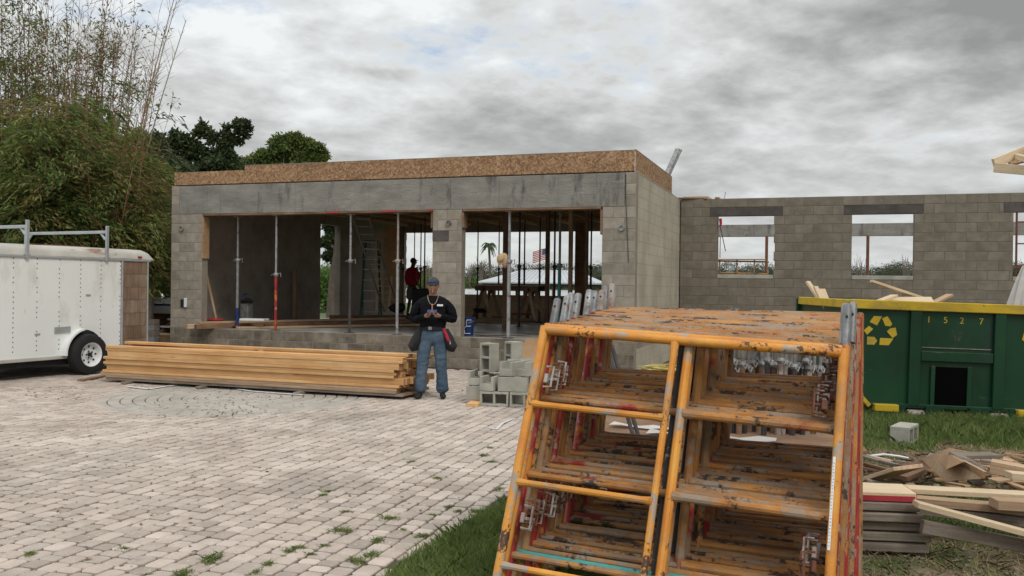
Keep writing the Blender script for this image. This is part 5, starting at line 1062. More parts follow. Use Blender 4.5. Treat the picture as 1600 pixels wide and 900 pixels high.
tag(b.obj('brush_pile', 'bark'), 'tangled pile of cut branches behind the white boat', 'branches', kind='stuff')

# ------------------------------------------------------------------ vegetation
def tree(name, lab, cat, base, trunk_h, blobs, nleaf, lsize, leafmt, seed, barkmt='bark', group=None, hollow=.35, tr=.22, nl=9, far=False):
    rr_ = random.Random(seed); t = thing(name, lab, cat, base, 0, group)
    cs = [Vector(b_[0]) for b_ in blobs]; b = B(); top = Vector((rr_.uniform(-.3, .3), rr_.uniform(-.3, .3), trunk_h))
    b.tube([(0, 0, -.3), (top.x*.3, top.y*.4, trunk_h*.5), top], [tr*1.3, tr, tr*.7], 8)
    for c in cs[:nl]: m_ = top.lerp(c, .5)+Vector((rr_.uniform(-.3, .3), rr_.uniform(-.3, .3), -.2)); b.tube([top*.9, m_, c], [tr*.5, tr*.28, tr*.08], 6)
    for c in cs:
        for _ in range(3): v = Vector((rr_.gauss(0, 1), rr_.gauss(0, 1), rr_.gauss(.4, .8))).normalized(); b.tube([c, c+v*blobs[0][1][0]*.7], [tr*.12, tr*.03], 4, caps=False)
    b.obj('trunk', barkmt, t)
    P = blob_pts([list(b_[0]) for b_ in blobs], [b_[1] for b_ in blobs], nleaf, hollow); o = leaves('crown', P, lsize, lsize*.5, leafmt, t); return t
def clumps(rng, n, cx, cz, rx, rz, ry, r0_, r1_):
    out = []
    for _ in range(n):
        a, e = rng.uniform(0, 2*math.pi), rng.uniform(0, 1)**.5; c = (cx+rx*e*math.cos(a), rng.uniform(-ry, ry), cz+rz*e*math.sin(a)); r_ = rng.uniform(r0_, r1_); out.append((c, (r_, r_, r_*.75)))
    return out
def by(px, d): p = at(px, 450, d); return Vector((p.x, p.y, -.05))
def zof(py, px, d): return at(px, py, d).z
# oak trees behind the garage's left part, each with uneven open crown
def oak(lab, px, d, cps, n, ls, seed, mt='leaf_oak', th=3.5, tr=.25, grp='trees behind the garage'):
    bs = by(px, d); bl = []
    for (qx, qy, rp) in cps:
        p = at(qx, qy, d); r_ = rp/F*d; bl.append(((p.x-bs.x, R.uniform(-r_*.8, r_*.8), p.z-bs.z), (r_, r_, r_*.8)))
    return tree('oak_tree', lab, 'tree', bs, th, bl, n, ls, mt, seed, group=grp, tr=tr)
def sub(cps, k=5, f=.42, sp=.85):
    out = []
    for (x, y, r_) in cps:
        for _ in range(k): a = R.uniform(0, 6.28); e = R.uniform(.2, 1)*sp; out.append((x+r_*e*math.cos(a), y+r_*e*.8*math.sin(a), r_*R.uniform(f*.6, f*1.15)))
    return out
oak('broad dark oak behind the left end of the garage roof', 300, 33, sub([(296, 250, 38), (320, 205, 16), (370, 205, 17), (352, 232, 16), (260, 240, 30), (345, 262, 28), (280, 225, 20), (320, 262, 34), (300, 285, 34), (335, 215, 12), (360, 218, 14), (385, 200, 9)], 10, .36, 1.05), 25000, .17, 11)
oak('dark oak between the bamboo and the garage pier', 238, 31, sub([(240, 290, 46), (225, 230, 26), (250, 340, 40), (262, 300, 30), (235, 390, 38), (215, 250, 22)], 12, .4, 1.05), 40000, .18, 12)
oak('round topped green oak standing behind the stepped part of the roof edge', 455, 42, sub([(455, 232, 30), (430, 243, 24), (488, 242, 22), (505, 247, 13), (410, 252, 18), (470, 222, 16), (380, 262, 22), (455, 265, 22), (485, 268, 22), (425, 268, 22), (400, 275, 20)], 11, .4, 1.0), 24000, .17, 13, mt='leaf_bamboo')
oak('lower oak filling the gap behind the roof step', 345, 38, sub([(330, 270, 30), (380, 268, 26), (300, 285, 26)], 7, .5), 12000, .24, 14)
oak('dark tree behind the side wall opening of the garage', 520, 40, sub([(522, 375, 16), (520, 400, 14), (535, 360, 14), (515, 350, 12)], 6, .42), 9000, .2, 15)
# green bamboo scrub behind the trailer: arching leafy sprays
def sprays(lab, px0, px1, d, top, n, per, mt, seed, name='bamboo_scrub'):
    rg = random.Random(seed); base = by((px0+px1)/2, d); t = thing(name, lab, 'shrub', base, 0, 'leafy bamboo scrub behind the trailer'); P = []; DR = []; b = B()
    for i in range(n):
        px = rg.uniform(px0, px1); tp = top+25+22*math.sin(px*.11+seed); tp += rg.gauss(0, 42); y = tp+(440-tp)*rg.random()**.95; dd = d+rg.uniform(-1.3, 1.3)
        o = at(px, y, dd)-base; a = rg.uniform(0, 6.28); ln = rg.uniform(.5, 1.3); h = Vector((math.cos(a), math.sin(a), 0)); pts = []
        for k in range(5): s_ = k/4; pts.append(o+h*ln*s_+Vector((0, 0, ln*(.55*s_-.85*s_*s_))))
        b.tube(pts, .006, 3, caps=False)
        for _ in range(per):
            s_ = rg.random()**.7; k = min(3, int(s_*4)); q = pts[k].lerp(pts[k+1], s_*4-k)
            P.append((q.x+rg.gauss(0, .09), q.y+rg.gauss(0, .09), q.z+rg.gauss(0, .07))); DR.append((h.x, h.y, -.5))
    for i in range(14):
        px = rg.uniform(px0, px1); o = by(px, d+rg.uniform(-.6, .6)); q = at(px+rg.uniform(-12, 18), top-rg.uniform(-30, 60), d); b.tube([o-base, q-base], [.03, .008], 5)
    b.obj('stems', 'culm', t); P = np.array(P); DR = np.array(DR)*.9; q_ = len(P)//3; leaves('foliage', P[q_:], .15, .036, mt, t, dirs=DR[q_:]); leaves('young_foliage', P[:q_], .14, .034, 'leaf_yellow' if mt != 'leaf_oak' else mt, t, dirs=DR[:q_])
for i, (x0_, x1_, d, top, mt, lab) in enumerate(((-45, 45, 20, 190, 'leaf_bamboo', 'feathery green bamboo scrub at the left picture edge behind the trailer'), (30, 110, 19.4, 205, 'leaf_bamboo', 'feathery green bamboo scrub behind the left rack upright of the trailer'), (90, 170, 20.3, 215, 'leaf_bamboo', 'feathery green bamboo scrub behind the right rack upright of the trailer'), (150, 228, 20.8, 255, 'leaf_bamboo', 'feathery green bamboo scrub behind the far end of the trailer'))):
    sprays(lab, x0_, x1_, d, top, 620, 95, mt, 30+i)
for i, (x0_, x1_, lab) in enumerate(((-60, 60, 'dark green undergrowth deep behind the left part of the trailer'), (50, 150, 'dark green undergrowth deep behind the middle of the trailer'), (140, 235, 'dark green undergrowth deep behind the end of the trailer'))):
    sprays(lab, x0_, x1_, 23.5, 225+20*i, 500, 60, 'leaf_oak', 40+i, name='undergrowth')
# bamboo: culms as parts, leaves as foliage
def bamboo(lab, px, d, spread, n, ytop, dens, lean, seed, hmix=1.0):
    rg = random.Random(seed); base = by(px, d); t = thing('bamboo_clump', lab, 'bamboo', base, 0, 'bamboo clumps behind the trailer'); P = []; Pd = []
    for i in range(n):
        x0_ = rg.uniform(-.5, .5); y0_ = rg.uniform(-.5, .5); H_ = zof(ytop+rg.uniform(-40, 120), px, d)-base.z; lx = rg.gauss(lean, .10)*spread; lyy = rg.gauss(0, .08)
        pts = []; m_ = 9; dr = rg.uniform(.0, .8)
        for k in range(m_+1):
            s_ = k/m_; pts.append((x0_+spread*(x0_*1.2*s_+lx*s_*s_)+.03*math.sin(k+i), y0_*(1+s_)+lyy*s_*s_*4, H_*(s_-.05*dr*s_**4)))
        r_ = rg.uniform(.012, .021); b = B(); b.tube(pts, [r_*(1-.85*(k/m_)**1.3) for k in range(m_+1)], 5)
        for k in range(2, m_+1):           # side twigs
            for _ in range(5):
                p = Vector(pts[k]).lerp(Vector(pts[k-1]), rg.random()); v = Vector((rg.gauss(0, .5), rg.gauss(0, .5), rg.uniform(.25, .9)))*rg.uniform(.3, .75); b.tube([p, p+v*.5+Vector((0, 0, .05)), p+v], [.006, .005, .002], 3, caps=False)
                if rg.random() < dens*(1.55-1.1*k/m_): 
                    for _ in range(rg.randrange(8, 28)): q = p+v*rg.random()+Vector((rg.gauss(0, .09), rg.gauss(0, .09), rg.gauss(0, .09))); (P if rg.random() < .7 else Pd).append(tuple(q))
        b.obj('culm', 'culm', t)
    if P: leaves('foliage', np.array(P), .13, .035, 'leaf_bamboo', t, droop=.3)
    if Pd: leaves('dry_foliage', np.array(Pd), .12, .03, 'leaf_dry', t, droop=.3)
    return t
bamboo('bamboo clump at the left picture edge, leafy to the top', 10, 22, 1.3, 30, -60, .95, -.1, 51)
bamboo('bamboo clump with mixed green and brown culms behind the left rack', 70, 23, 1.5, 32, -40, .6, .05, 52)
bamboo('reddish brown sparsely leafed bamboo clump behind the right rack', 125, 24, 1.5, 30, -30, .3, .15, 53)
bamboo('leaning thin bamboo clump next to the dark oak', 160, 23, 1.2, 16, 30, .2, .3, 54)
bamboo('reddish brown culms rising out of the scrub behind the right rack', 150, 19.3, 1.1, 26, 110, .10, .15, 55)
b_ = thing('bamboo_clump', 'pair of long bare bamboo canes leaning far right over the dark oak', 'bamboo', by(188, 22), 0, 'bamboo clumps behind the trailer')
for (x1, y1, x0, dd, dy) in ((276, 2, 178, 0, 0), (286, 28, 182, .1, .2), (222, 78, 182, .2, -.3), (268, -20, 176, 0, .3), (240, 95, 190, .3, .2), (213, 30, 168, .2, .1)):
    p0_ = by(x0, 22); p1 = at(x1, y1, 22+dd); bs = b_.location; b = B(); pts = []
    for k in range(10): s_ = k/9; q = p0_.lerp(p1, s_); q += Vector((-.28*math.sin(s_*math.pi), dy*s_, 0)); pts.append(tuple(q-bs))
    b.tube(pts, [.028*(1-.8*k/9)+.003 for k in range(10)], 5)
    for k in range(4, 10):
        for _ in range(5): p = Vector(pts[k]).lerp(Vector(pts[k-1]), R.random()); v = Vector((R.gauss(.12, .3), R.gauss(0, .3), R.uniform(.2, .8)))*R.uniform(.3, .8); b.tube([p, p+v], [.006, .002], 3, caps=False)
    b.obj('culm', 'culm_pale', b_)
# small palms
def palm(name, lab, base, h, nf, fl, mt, seed, tr=.12, grp=None, leafw=.05, nleaf=34, up=.6):
    rg = random.Random(seed); t = thing(name, lab, 'palm', base, 0, grp); B().tube([(0, 0, -.2), (.03*h, 0, h*.5), (0, 0, h)], [tr*1.2, tr, tr*.9], 8).obj('trunk', 'bark', t)
    for i in range(nf):
        a = 2*math.pi*i/nf+rg.uniform(-.2, .2); e = rg.uniform(-.5, 1.1)*up; dirh = Vector((math.cos(a), math.sin(a), 0)); pts = []
        for k in range(8): s_ = k/7; pts.append(Vector((0, 0, h))+dirh*fl*s_*(1-.15*s_)+Vector((0, 0, fl*(e*s_-(.75+.4*abs(e))*s_*s_))))
        b = B(); b.tube(pts, [.02*(1-.7*k/7)*fl for k in range(8)], 4, caps=False)
        for j in range(nleaf):
            s_ = .12+.88*j/nleaf; k = min(6, int(s_*7)); p = pts[k].lerp(pts[k+1], s_*7-k); tn = (pts[k+1]-pts[k]).normalized()
            for sg in (-1, 1):
                side_ = tn.cross(Vector((0, 0, 1))).normalized()*sg; v = (side_*.75+tn*.55+Vector((0, 0, -.35-rg.random()*.3))).normalized()*fl*.34*(1-.55*s_)
                n_ = tn*leafw*fl*.5; b.add([p-n_, p+v*.6-n_*.6+Vector((0, 0, .02)), p+v, p+n_], [(0, 1, 2, 3)])
        b.obj('frond', mt, t)
    return t
palm('palm_tree', 'small palm crown arching out among the bamboo canes', by(172, 21.5), zof(172, 172, 21.5), 6, .62, 'leaf_bamboo', 61, tr=.04, up=1.0, nleaf=22)
for i, (px, d, y, lab) in enumerate(((262, 24.5, 425, 'bright feathery palm right beside the garage pier'), (243, 25.5, 412, 'bright feathery palm above the end of the trailer'))):
    palm('low_palm', lab, by(px, d), zof(y, px, d), 16, .95, 'leaf_bright', 70+i, grp='low palms beside the garage', nleaf=40)
# far bank: palm, pavilion, flag, shrubs, tree line
palm('palm_tree', 'tall single fan palm standing above the far trees in the right opening', by(763, 120)+Vector((0, 0, -1)), zof(381, 763, 120)+1, 26, 1.35, 'leaf_oak', 81, tr=.17, nleaf=16, leafw=.09, up=.9)
pv = thing('pavilion', 'open pavilion with a pale hipped metal roof by the water', 'pavilion', at(850, 450, 80), BR*.4); pz = -.55; pv.location.z = pz
ez, tz_ = zof(441.5, 850, 80)-pz, zof(422, 850, 80)-pz; hw, hd = 5.6, 3.4
b = B(); b.add([(-hw, -hd, ez), (hw, -hd, ez), (hw, hd, ez), (-hw, hd, ez), (-2.1, 0, tz_), (3.0, 0, tz_), (-hw, -hd, ez-.12), (hw, -hd, ez-.12), (hw, hd, ez-.12), (-hw, hd, ez-.12)], [(0, 1, 5, 4), (1, 2, 5), (2, 3, 4, 5), (3, 0, 4), (0, 6, 7, 1), (1, 7, 8, 2), (2, 8, 9, 3), (3, 9, 6, 0), (9, 8, 7, 6)]); b.obj('roof', 'roof_white', pv)
b = B()
for i in range(20): x = -2.0+i*.26; b.tube([(x, 0, tz_+.03), (x+(x-.45)*.72, -hd, ez+.03)], .03, 4)
b.obj('roof_seams', 'roof_white', pv)
for x in (-5.0, -2.9, -.9, 1.1, 3.1, 5.0):
    for y in (-2.9, 2.9): B().cbox((x, y, ez/2-.06), (.2, .2, ez-.12), .01).obj('post', 'brown_wood', pv)
B().cbox((0, -3, ez-.28), (10.4, .15, .28), .01).obj('eave_beam', 'dark_lintel', pv); B().cbox((0, -2.9, 1.0), (10, .06, .08), .01).obj('rail', 'brown_wood', pv)
fp = thing('flag_pole', 'pole with an american flag flying left, beyond the right opening', 'flag', at(858, 450, 62)); fp.location.z = -.5; fh = zof(378, 858, 62)+.5; B().tube([(0, 0, 0), (0, 0, fh)], .035, 8).obj('pole', 'alu', fp)
fw_, fhh = 1.15, .80; fz = zof(388, 858, 62)+.5
def fpt(u, v): return (-.04-u*fw_, .12*math.sin(u*6), fz-v*fhh-.22*u+.05*math.sin(u*5))
for s_ in range(13):
    b = B(); n = 10; vs = [fpt(i/n, (s_+e)/13) for i in range(n+1) for e in (0, 1)]; vs += [(x, y+.008, z) for x, y, z in vs]; m_ = 2*(n+1)
    b.add(vs, [(2*i, 2*i+1, 2*i+3, 2*i+2) for i in range(n)]+[(m_+2*i, m_+2*i+2, m_+2*i+3, m_+2*i+1) for i in range(n)]); b.obj('stripe', 'flag_white' if s_ % 2 else 'flag_red', fp)
b = B(); n = 4; vs = [(x, y-.01, z) for x, y, z in [fpt(i/n*.4, e*7/13) for i in range(n+1) for e in (0, 1)]]; b.add(vs, [(2*i, 2*i+1, 2*i+3, 2*i+2) for i in range(n)]); cn = b.obj('canton', 'flag_blue', fp)
b = B()
for r_ in range(5):
    for c in range(6): x, y, z = fpt(.03+c*.062, (.7+r_*1.3)/13*.95); b.box((x, y-.014, z), (.022, .004, .022))
b.obj('stars', 'flag_white', cn)
def line_trees(name, lab, cat, px0, px1, d, y_lo, y_hi, n, nleaf, ls, mt, kind=None):
    bl = []; bs = by((px0+px1)/2, d); bs.z = -.8
    for i in range(n):
        px = px0+(px1-px0)*(i+.5)/n+R.uniform(-3, 3); yy = R.uniform(y_lo, y_hi); dd = d+R.uniform(-.06, .06)*d
        zt_ = zof(yy, px, dd); p = at(px, 450, dd); k = max(1, int(zt_/ (ls*14))+1)
        for q in range(3): r_ = zt_*R.uniform(.22, .4); bl.append(((p.x-bs.x+R.uniform(-r_, r_), p.y-bs.y, zt_*(.35+.3*q)-r_*.5+.8), (r_*1.2, r_*1.2, r_*.8)))
    if kind:
        P = blob_pts([b_[0] for b_ in bl], [b_[1] for b_ in bl], nleaf, .3)+np.array(bs); return tag(leaves(name, P, ls, ls*.6, mt), lab, cat, kind=kind)
    return tree(name, lab, cat, bs, 1.0, bl, nleaf, ls, mt, int(px0))
line_trees('far_woods', 'low dark line of mangrove woods along the far bank', 'woods', 480, 1640, 540, 411, 426, 190, 230000, .75, 'leaf_far', kind='stuff')
line_trees('far_woods', 'band of dark bushes below the far tree line', 'woods', 480, 1640, 530, 426, 437, 150, 90000, .8, 'leaf_far', kind='stuff')
for i, (a, c, d, lo, hi, lab, mt) in enumerate(((716, 757, 512, 433, 440, 'bright green bush on the bank left of the pavilion', 'leaf_bright'), (655, 676, 512, 420, 432, 'bright green bush right of the man in the red shirt', 'leaf_bright'), (508, 534, 60, 418, 436, 'green bush seen through the door opening in the left wall', 'leaf_bright'), (1385, 1430, 512, 408, 420, 'open dark treetop in the middle window', 'leaf_far'), (1150, 1190, 512, 413, 424, 'dark treetops behind the left window rail', 'leaf_far'), (898, 945, 512, 410, 425, 'dark bushes right of the pavilion', 'leaf_far'))):
    o = line_trees('far_bush', lab, 'bush', a, c, d, lo, hi, 9, 9000, .25 if d < 100 else .7, mt)
# bare wiry trees poking above the line
for i, px in enumerate((733, 748, 752, 1176, 1340, 1348, 1412, 1420, 665, 672)):
    b = B(); d = 300; bs = by(px, d); hz_ = zof(R.uniform(392, 405), px, d)
    for k in range(7): v = Vector((R.uniform(-2.2, 2.2), 0, 0)); b.tube([(0, 0, 0), (v.x*.4, 0, hz_*.6), (v.x, 0, hz_*R.uniform(.8, 1))], [.14, .09, .04], 4)
    t = thing('bare_tree', 'thin bare tree poking above the far woods', 'tree', bs, 0, 'bare trees in the far woods'); b.obj('branches', 'bark', t)
# ------------------------------------------------------------------ grass
def blades(name, pts, h, w_, mt, parent=None, lab=None, cat=None, kind='stuff', lean=.45):
    P = np.asarray(pts, float); n = len(P); a = NR.rand(n)*6.283; side_ = np.stack([np.cos(a), np.sin(a), np.zeros(n)], 1)*w_*(.6+.8*NR.rand(n))[:, None]/2
    hh = h*(.45+.9*NR.rand(n)); hh = hh[:, None]; ln = np.stack([NR.normal(size=n), NR.normal(size=n), np.zeros(n)], 1)*lean*hh; z = np.array([[0, 0, 1.]])
    V = np.stack([P-side_, P+side_, P+side_*.7+ln*.35+z*hh*.55, P+ln+z*hh*.92, P-side_*.7+ln*.35+z*hh*.55], 1); me = D.meshes.new(name)
    idx = np.arange(n*5).reshape(n, 5); me = npmesh(name, V, idx, 5); me.materials.append(MT[mt]); o = link(name, me, parent); return tag(o, lab, cat, kind=kind)
def scatter(poly, dens, jit=None):
    xs = [p[0] for p in poly]; ys = [p[1] for p in poly]; ar = (max(xs)-min(xs))*(max(ys)-min(ys)); n = int(ar*dens); X = min(xs)+NR.rand(n)*(max(xs)-min(xs)); Y = min(ys)+NR.rand(n)*(max(ys)-min(ys)); ins = np.zeros(n, bool); j = len(poly)-1
    for i in range(len(poly)):
        xi, yi = poly[i]; xj, yj = poly[j]; c = ((yi > Y) != (yj > Y)) & (X < (xj-xi)*(Y-yi)/((yj-yi)+1e-12)+xi); ins ^= c; j = i
    return np.stack([X[ins], Y[ins], np.zeros(ins.sum())], 1)
def noise2(P, s, seed):
    r_ = np.random.RandomState(seed); o = 0
    for k in range(6): a = r_.rand()*6.28; f = s*(1+k*.6); o = o+np.sin(P[:, 0]*math.cos(a)*f+P[:, 1]*math.sin(a)*f+r_.rand()*6.28)/(1+k*.5)
    return o
ed2 = [(x+.02, y) for x, y in edge if y < 8.2]
lawn = [(ed2[0][0]-.02, 3.0)]+ed2+[(1.2, 7.6), (1.55, 5.6), (1.5, 3.0)]
P = scatter(lawn, 11000); P[:, 2] = -.012; keep = (noise2(P, 2.5, 3) > -1.3) & (P[:, 1] < 6.6); blades('lawn_grass', P[keep], .075, .005, 'grass', None, 'green grass growing under the scaffold frames at the paving edge', 'grass')
P = scatter([(1.2, 3.5), (5.5, 3.5), (7.5, 11.2), (3.2, 11.2), (1.5, 6)], 2600); P[:, 2] = -.012; nn = noise2(P, 1.3, 5); keep = ((nn > 1.0) | ((P[:, 1] < 4.9) & (P[:, 0] < 2.35) & (nn > -.6)) | ((P[:, 1] > 8.8) & (nn > -.3))); blades('yard_grass', P[keep], .08, .006, 'grass', None, 'patchy green grass on the dirt at the right', 'grass')
keep = ~keep & (NR.rand(len(P)) < .45); blades('dry_grass', P[keep], .045, .005, 'dry_grass', None, 'dry straw and dead grass on the dirt at the right', 'dry grass', lean=1.6)
g0, g1 = gd(1335, 668), gd(1640, 680); P = []
for i in range(15000): s_ = R.random(); p = g0.lerp(g1, s_)+Vector((R.uniform(-.2, .2), R.gauss(.0, .42), 0)); P.append((p.x, p.y+.25, -.015))
blades('tall_grass', P, .17, .008, 'grass', None, 'taller green weeds growing along the foot of the dumpster', 'grass')
# gravel and litter on the dirt
b = B()
for i in range(900):
    p = gd(R.uniform(1330, 1640), R.uniform(690, 900)); s_ = R.uniform(.006, .02); b.cbox((p.x, p.y, -.01), (s_*1.4, s_, s_*.7), s_*.2, None)
tag(b.obj('gravel', 'grey_wood'), 'small stones scattered over the dirt', 'gravel', kind='stuff')
# weeds in the paver joints
wd = [(330, 875, 1.5), (285, 898, 1.2), (195, 858, .8), (420, 882, .9), (452, 862, .8), (535, 830, 1.3), (512, 768, .7), (505, 774, .8), (643, 722, .7), (683, 748, .9), (610, 811, 1.2), (580, 868, 1.2), (558, 878, 1.2), (590, 845, 1.0), (768, 722, .9), (757, 712, 1.0), (766, 700, .7), (465, 856, .9), (540, 800, .7), (630, 828, .6), (700, 793, .8), (716, 799, .7), (675, 805, .7), (780, 765, 1.0), (48, 866, .8), (508, 853, .7), (486, 866, .6), (745, 800, 1.1), (660, 838, 1.0), (775, 690, .5), (400, 895, .8), (232, 898, .5)]
wm = []
for q in range(4):
    Pq = np.stack([NR.normal(size=150)*.045, NR.normal(size=150)*.028, np.zeros(150)], 1); o = blades('weed', Pq, .028, .007, 'grass', kind=None, lean=1.1); wm.append(o.data); D.objects.remove(o)
for i, (px, py, s_) in enumerate(wd):
    p = gd(px, py); o = link('weed', wm[i % 4]); o.location = (p.x, p.y, -.002); o.scale = (s_*.62, s_*.62, s_*.7); o.rotation_euler = (0, 0, R.uniform(0, 6.28)); tag(o, 'small green weed tuft growing in the joints of the pavers', 'weed', 'weeds in the paver joints')
# leaf litter on the paving
b = B()
for i in range(240):
    if i < 120: px, py = R.gauss(345, 70), R.uniform(600, 652)
    elif i < 170: px, py = R.uniform(20, 130), R.uniform(605, 625)
    else: px, py = R.uniform(0, 780), R.uniform(600, 890)
    p = gd(px, py, .004); s_ = R.uniform(.008, .022); a = R.uniform(0, 6.28); M = Matrix.Translation(p) @ Euler((R.uniform(-.4, .4), R.uniform(-.4, .4), a)).to_matrix().to_4x4(); b.add([(-s_*1.6, 0, 0), (0, -s_*.6, .004), (s_*1.6, 0, 0), (0, s_*.6, .003)], [(0, 1, 2, 3)], M)
tag(b.obj('leaf_litter', 'brown_wood'), 'dead leaves and bits of wood scattered over the pavers', 'leaf litter', kind='stuff')

# ------------------------------------------------------------------ people
def human(loc, rz, h, pose, lab, mats, grp=None):
    p = thing('person', lab, 'person', loc, rz); s = h/1.75; J = {k: Vector(v)*s for k, v in pose.items()}
    V = []; E = []; RR = []
    def add(pt, r_, par=None): V.append(Vector(pt)); RR.append((r_[0]*s, r_[1]*s) if hasattr(r_, '__len__') else r_*s); (E.append((par, len(V)-1)) if par is not None else None); return len(V)-1
    pel = add(J['pelvis'], (.135, .10)); wst = add(J['waist'], (.13, .09), pel); ch = add(J['chest'], (.15, .105), wst); nk0 = add(J['neck0'], (.075, .07), ch); nk1 = add(J['neck1'], (.052, .055), nk0)
    jaw = add(J['jaw'], (.068, .076), nk1); hd = add(J['head'], (.088, .104), jaw); cr_ = add(J['crown'], (.080, .094), hd)
    for sd_ in ('l', 'r'):
        sh_ = add(J['sh'+sd_], .038, ch); el = add(J['el'+sd_], .038, sh_); wr = add(J['wr'+sd_], .026, el); hn = add(J['ha'+sd_], (.036, .018), wr)
        hp = add(J['hp'+sd_], .085, pel); kn = add(J['kn'+sd_], .055, hp); an = add(J['an'+sd_], .042, kn); hl = add(J['an'+sd_]+Vector((0, 0, -.04*s)), .034, an); to = add(J['to'+sd_], .028, hl)
    body = skin('body', V, E, RR, mats['skin'], p)
    # face: nose, brow, eyes, ears, mouth
    hdp, fwd, upv = J['head'], pose_dir(J), None
    upv = (J['crown']-J['jaw']).normalized(); sd2 = fwd.cross(upv).normalized()
    def on(x, y, z): return hdp+sd2*x*s+fwd*y*s+upv*z*s
    B().tube([on(0, .080, .018), on(0, .098, -.012), on(0, .108, -.034), on(0, .086, -.044)], [.008*s, .010*s, .014*s, .010*s], 8).obj('nose', mats['skin'], body, True)
    for sg in (-1, 1):
        b = B(); b.tube([on(sg*.070, .0, .01), on(sg*.079, -.008, .018), on(sg*.082, -.012, -.02), on(sg*.072, .0, -.035)], [.008*s, .011*s, .010*s, .007*s], 7); b.obj('ear', mats['skin'], body, True)
        B().tube([on(sg*.018, .080, .012), on(sg*.034, .079, .013), on(sg*.046, .070, .011)], [.004*s, .006*s, .004*s], 6).obj('eye', 'black', body, True); B().tube([on(sg*.014, .085, .030), on(sg*.034, .086, .036), on(sg*.052, .072, .030)], .005*s, 5).obj('eyebrow', 'hair', body)
    B().tube([on(-.024, .078, -.062), on(0, .088, -.060), on(.024, .078, -.062)], .005*s, 6).obj('mouth', 'skin_dark', body)
    return p, J, s, body, on, sd2, fwd, upv
def pose_dir(J):
    n_ = (J['face']-J['head']); return n_.normalized()
def hand(par, wrist, palm, dirn, nrm, mt, s, curl=.9, thumb=1):
    dirn = dirn.normalized(); nrm = nrm.normalized(); sd_ = dirn.cross(nrm).normalized()
    B().tube([wrist, wrist.lerp(palm, .5), palm], [.026*s, .036*s, .034*s], 8).obj('palm', mt, par, True)
    for i, (off, ln) in enumerate(((-.027, .066), (-.009, .076), (.009, .072), (.027, .058))):
        p = palm+sd_*off*s+dirn*.008*s; a = curl*.35; q1 = p+(dirn*math.cos(a)+nrm*math.sin(a))*ln*.45*s; a = curl*.95; q2 = q1+(dirn*math.cos(a)+nrm*math.sin(a))*ln*.33*s; a = curl*1.5; q3 = q2+(dirn*math.cos(a)+nrm*math.sin(a))*ln*.25*s
        B().tube([p, q1, q2, q3], [.0098*s, .0092*s, .0085*s, .006*s], 7).obj('finger', mt, par, True)
    t0 = wrist.lerp(palm, .45)+sd_*.026*s*thumb; B().tube([t0, t0+(sd_*thumb*.7+dirn*.7+nrm*.2)*.032*s, t0+(sd_*thumb*.35+dirn+nrm*.7)*.056*s], [.013*s, .0115*s, .008*s], 7).obj('thumb', mt, par, True)
# man with the phone (local -y faces the camera)
pose = dict(pelvis=(0, .01, .93), waist=(0, .0, 1.06), chest=(.0, .0, 1.28), neck0=(0, .0, 1.45), neck1=(0, -.025, 1.50), jaw=(0, -.045, 1.548), head=(.0, -.06, 1.615), crown=(.0, -.09, 1.662), face=(.0, -.142, 1.558),
    shl=(-.20, .0, 1.395), ell=(-.285, .04, 1.12), wrl=(-.085, -.22, 1.185), hal=(-.045, -.27, 1.205), shr=(.20, .0, 1.395), elr=(.30, .02, 1.12), wrr=(.095, -.22, 1.19), har=(.05, -.27, 1.205),
    hpl=(-.10, .01, .88), knl=(-.145, -.03, .48), anl=(-.175, .0, .09), tol=(-.20, -.17, .035), hpr=(.10, .01, .88), knr=(.125, -.03, .48), anr=(.15, .03, .09), tor=(.165, -.15, .035))
mloc = gd(675, 622); man, J, s, body, on, sd2, fwd, upv = human(mloc, rad(2), 1.73, pose, 'man in a black long sleeved shirt, jeans and tool belt looking down at a phone', dict(skin='skin'))
def sk(name, items, mt, par, sub_=2):
    V = []; E = []; RR = []
    for (pt, r_, pr) in items: V.append(pt); RR.append((r_[0]*s, r_[1]*s) if hasattr(r_, '__len__') else r_*s); (E.append((pr, len(V)-1)) if pr is not None else None)
    return skin(name, V, E, RR, mt, par, sub_+1, folds=0 if mt == 'black' else .011)
JJ = lambda k, o=(0, 0, 0): J[k]+Vector(o)*s
sk('shirt', [(JJ('waist', (0, 0, -.13)), (.20, .155), None), (JJ('waist', (0, 0, .04)), (.215, .16), 0), (JJ('chest'), (.235, .16), 1), (JJ('chest', (0, 0, .125)), (.165, .115), 2), (JJ('neck0', (0, 0, .03)), (.082, .082), 3),
    (JJ('shl', (.02, 0, -.01)), .095, 2), (JJ('shl', (-.05, .0, -.12)), .082, 5), (JJ('ell'), .072, 6), (JJ('ell').lerp(JJ('wrl'), .5), .050, 7), (JJ('wrl'), .038, 8), (JJ('shr', (-.02, 0, -.01)), .095, 2), (JJ('shr', (.05, .0, -.12)), .082, 10), (JJ('elr'), .072, 11), (JJ('elr').lerp(JJ('wrr'), .5), .050, 12), (JJ('wrr'), .038, 13)], 'shirt_black', man)
sk('jeans', [(JJ('pelvis', (0, 0, .12)), (.175, .135), None), (JJ('pelvis', (0, 0, -.02)), (.18, .14), 0), (JJ('hpl', (.01, 0, -.04)), (.108, .115), 1), (JJ('hpl').lerp(JJ('knl'), .5), (.100, .105), 2), (JJ('knl'), (.084, .088), 3), (JJ('knl').lerp(JJ('anl'), .5), (.082, .086), 4), (JJ('anl', (0, -.01, -.03)), (.092, .098), 5),
    (JJ('hpr', (-.01, 0, -.04)), (.108, .115), 1), (JJ('hpr').lerp(JJ('knr'), .5), (.100, .105), 7), (JJ('knr'), (.084, .088), 8), (JJ('knr').lerp(JJ('anr'), .5), (.082, .086), 9), (JJ('anr', (0, -.01, -.03)), (.092, .098), 10)], 'jeans', man)
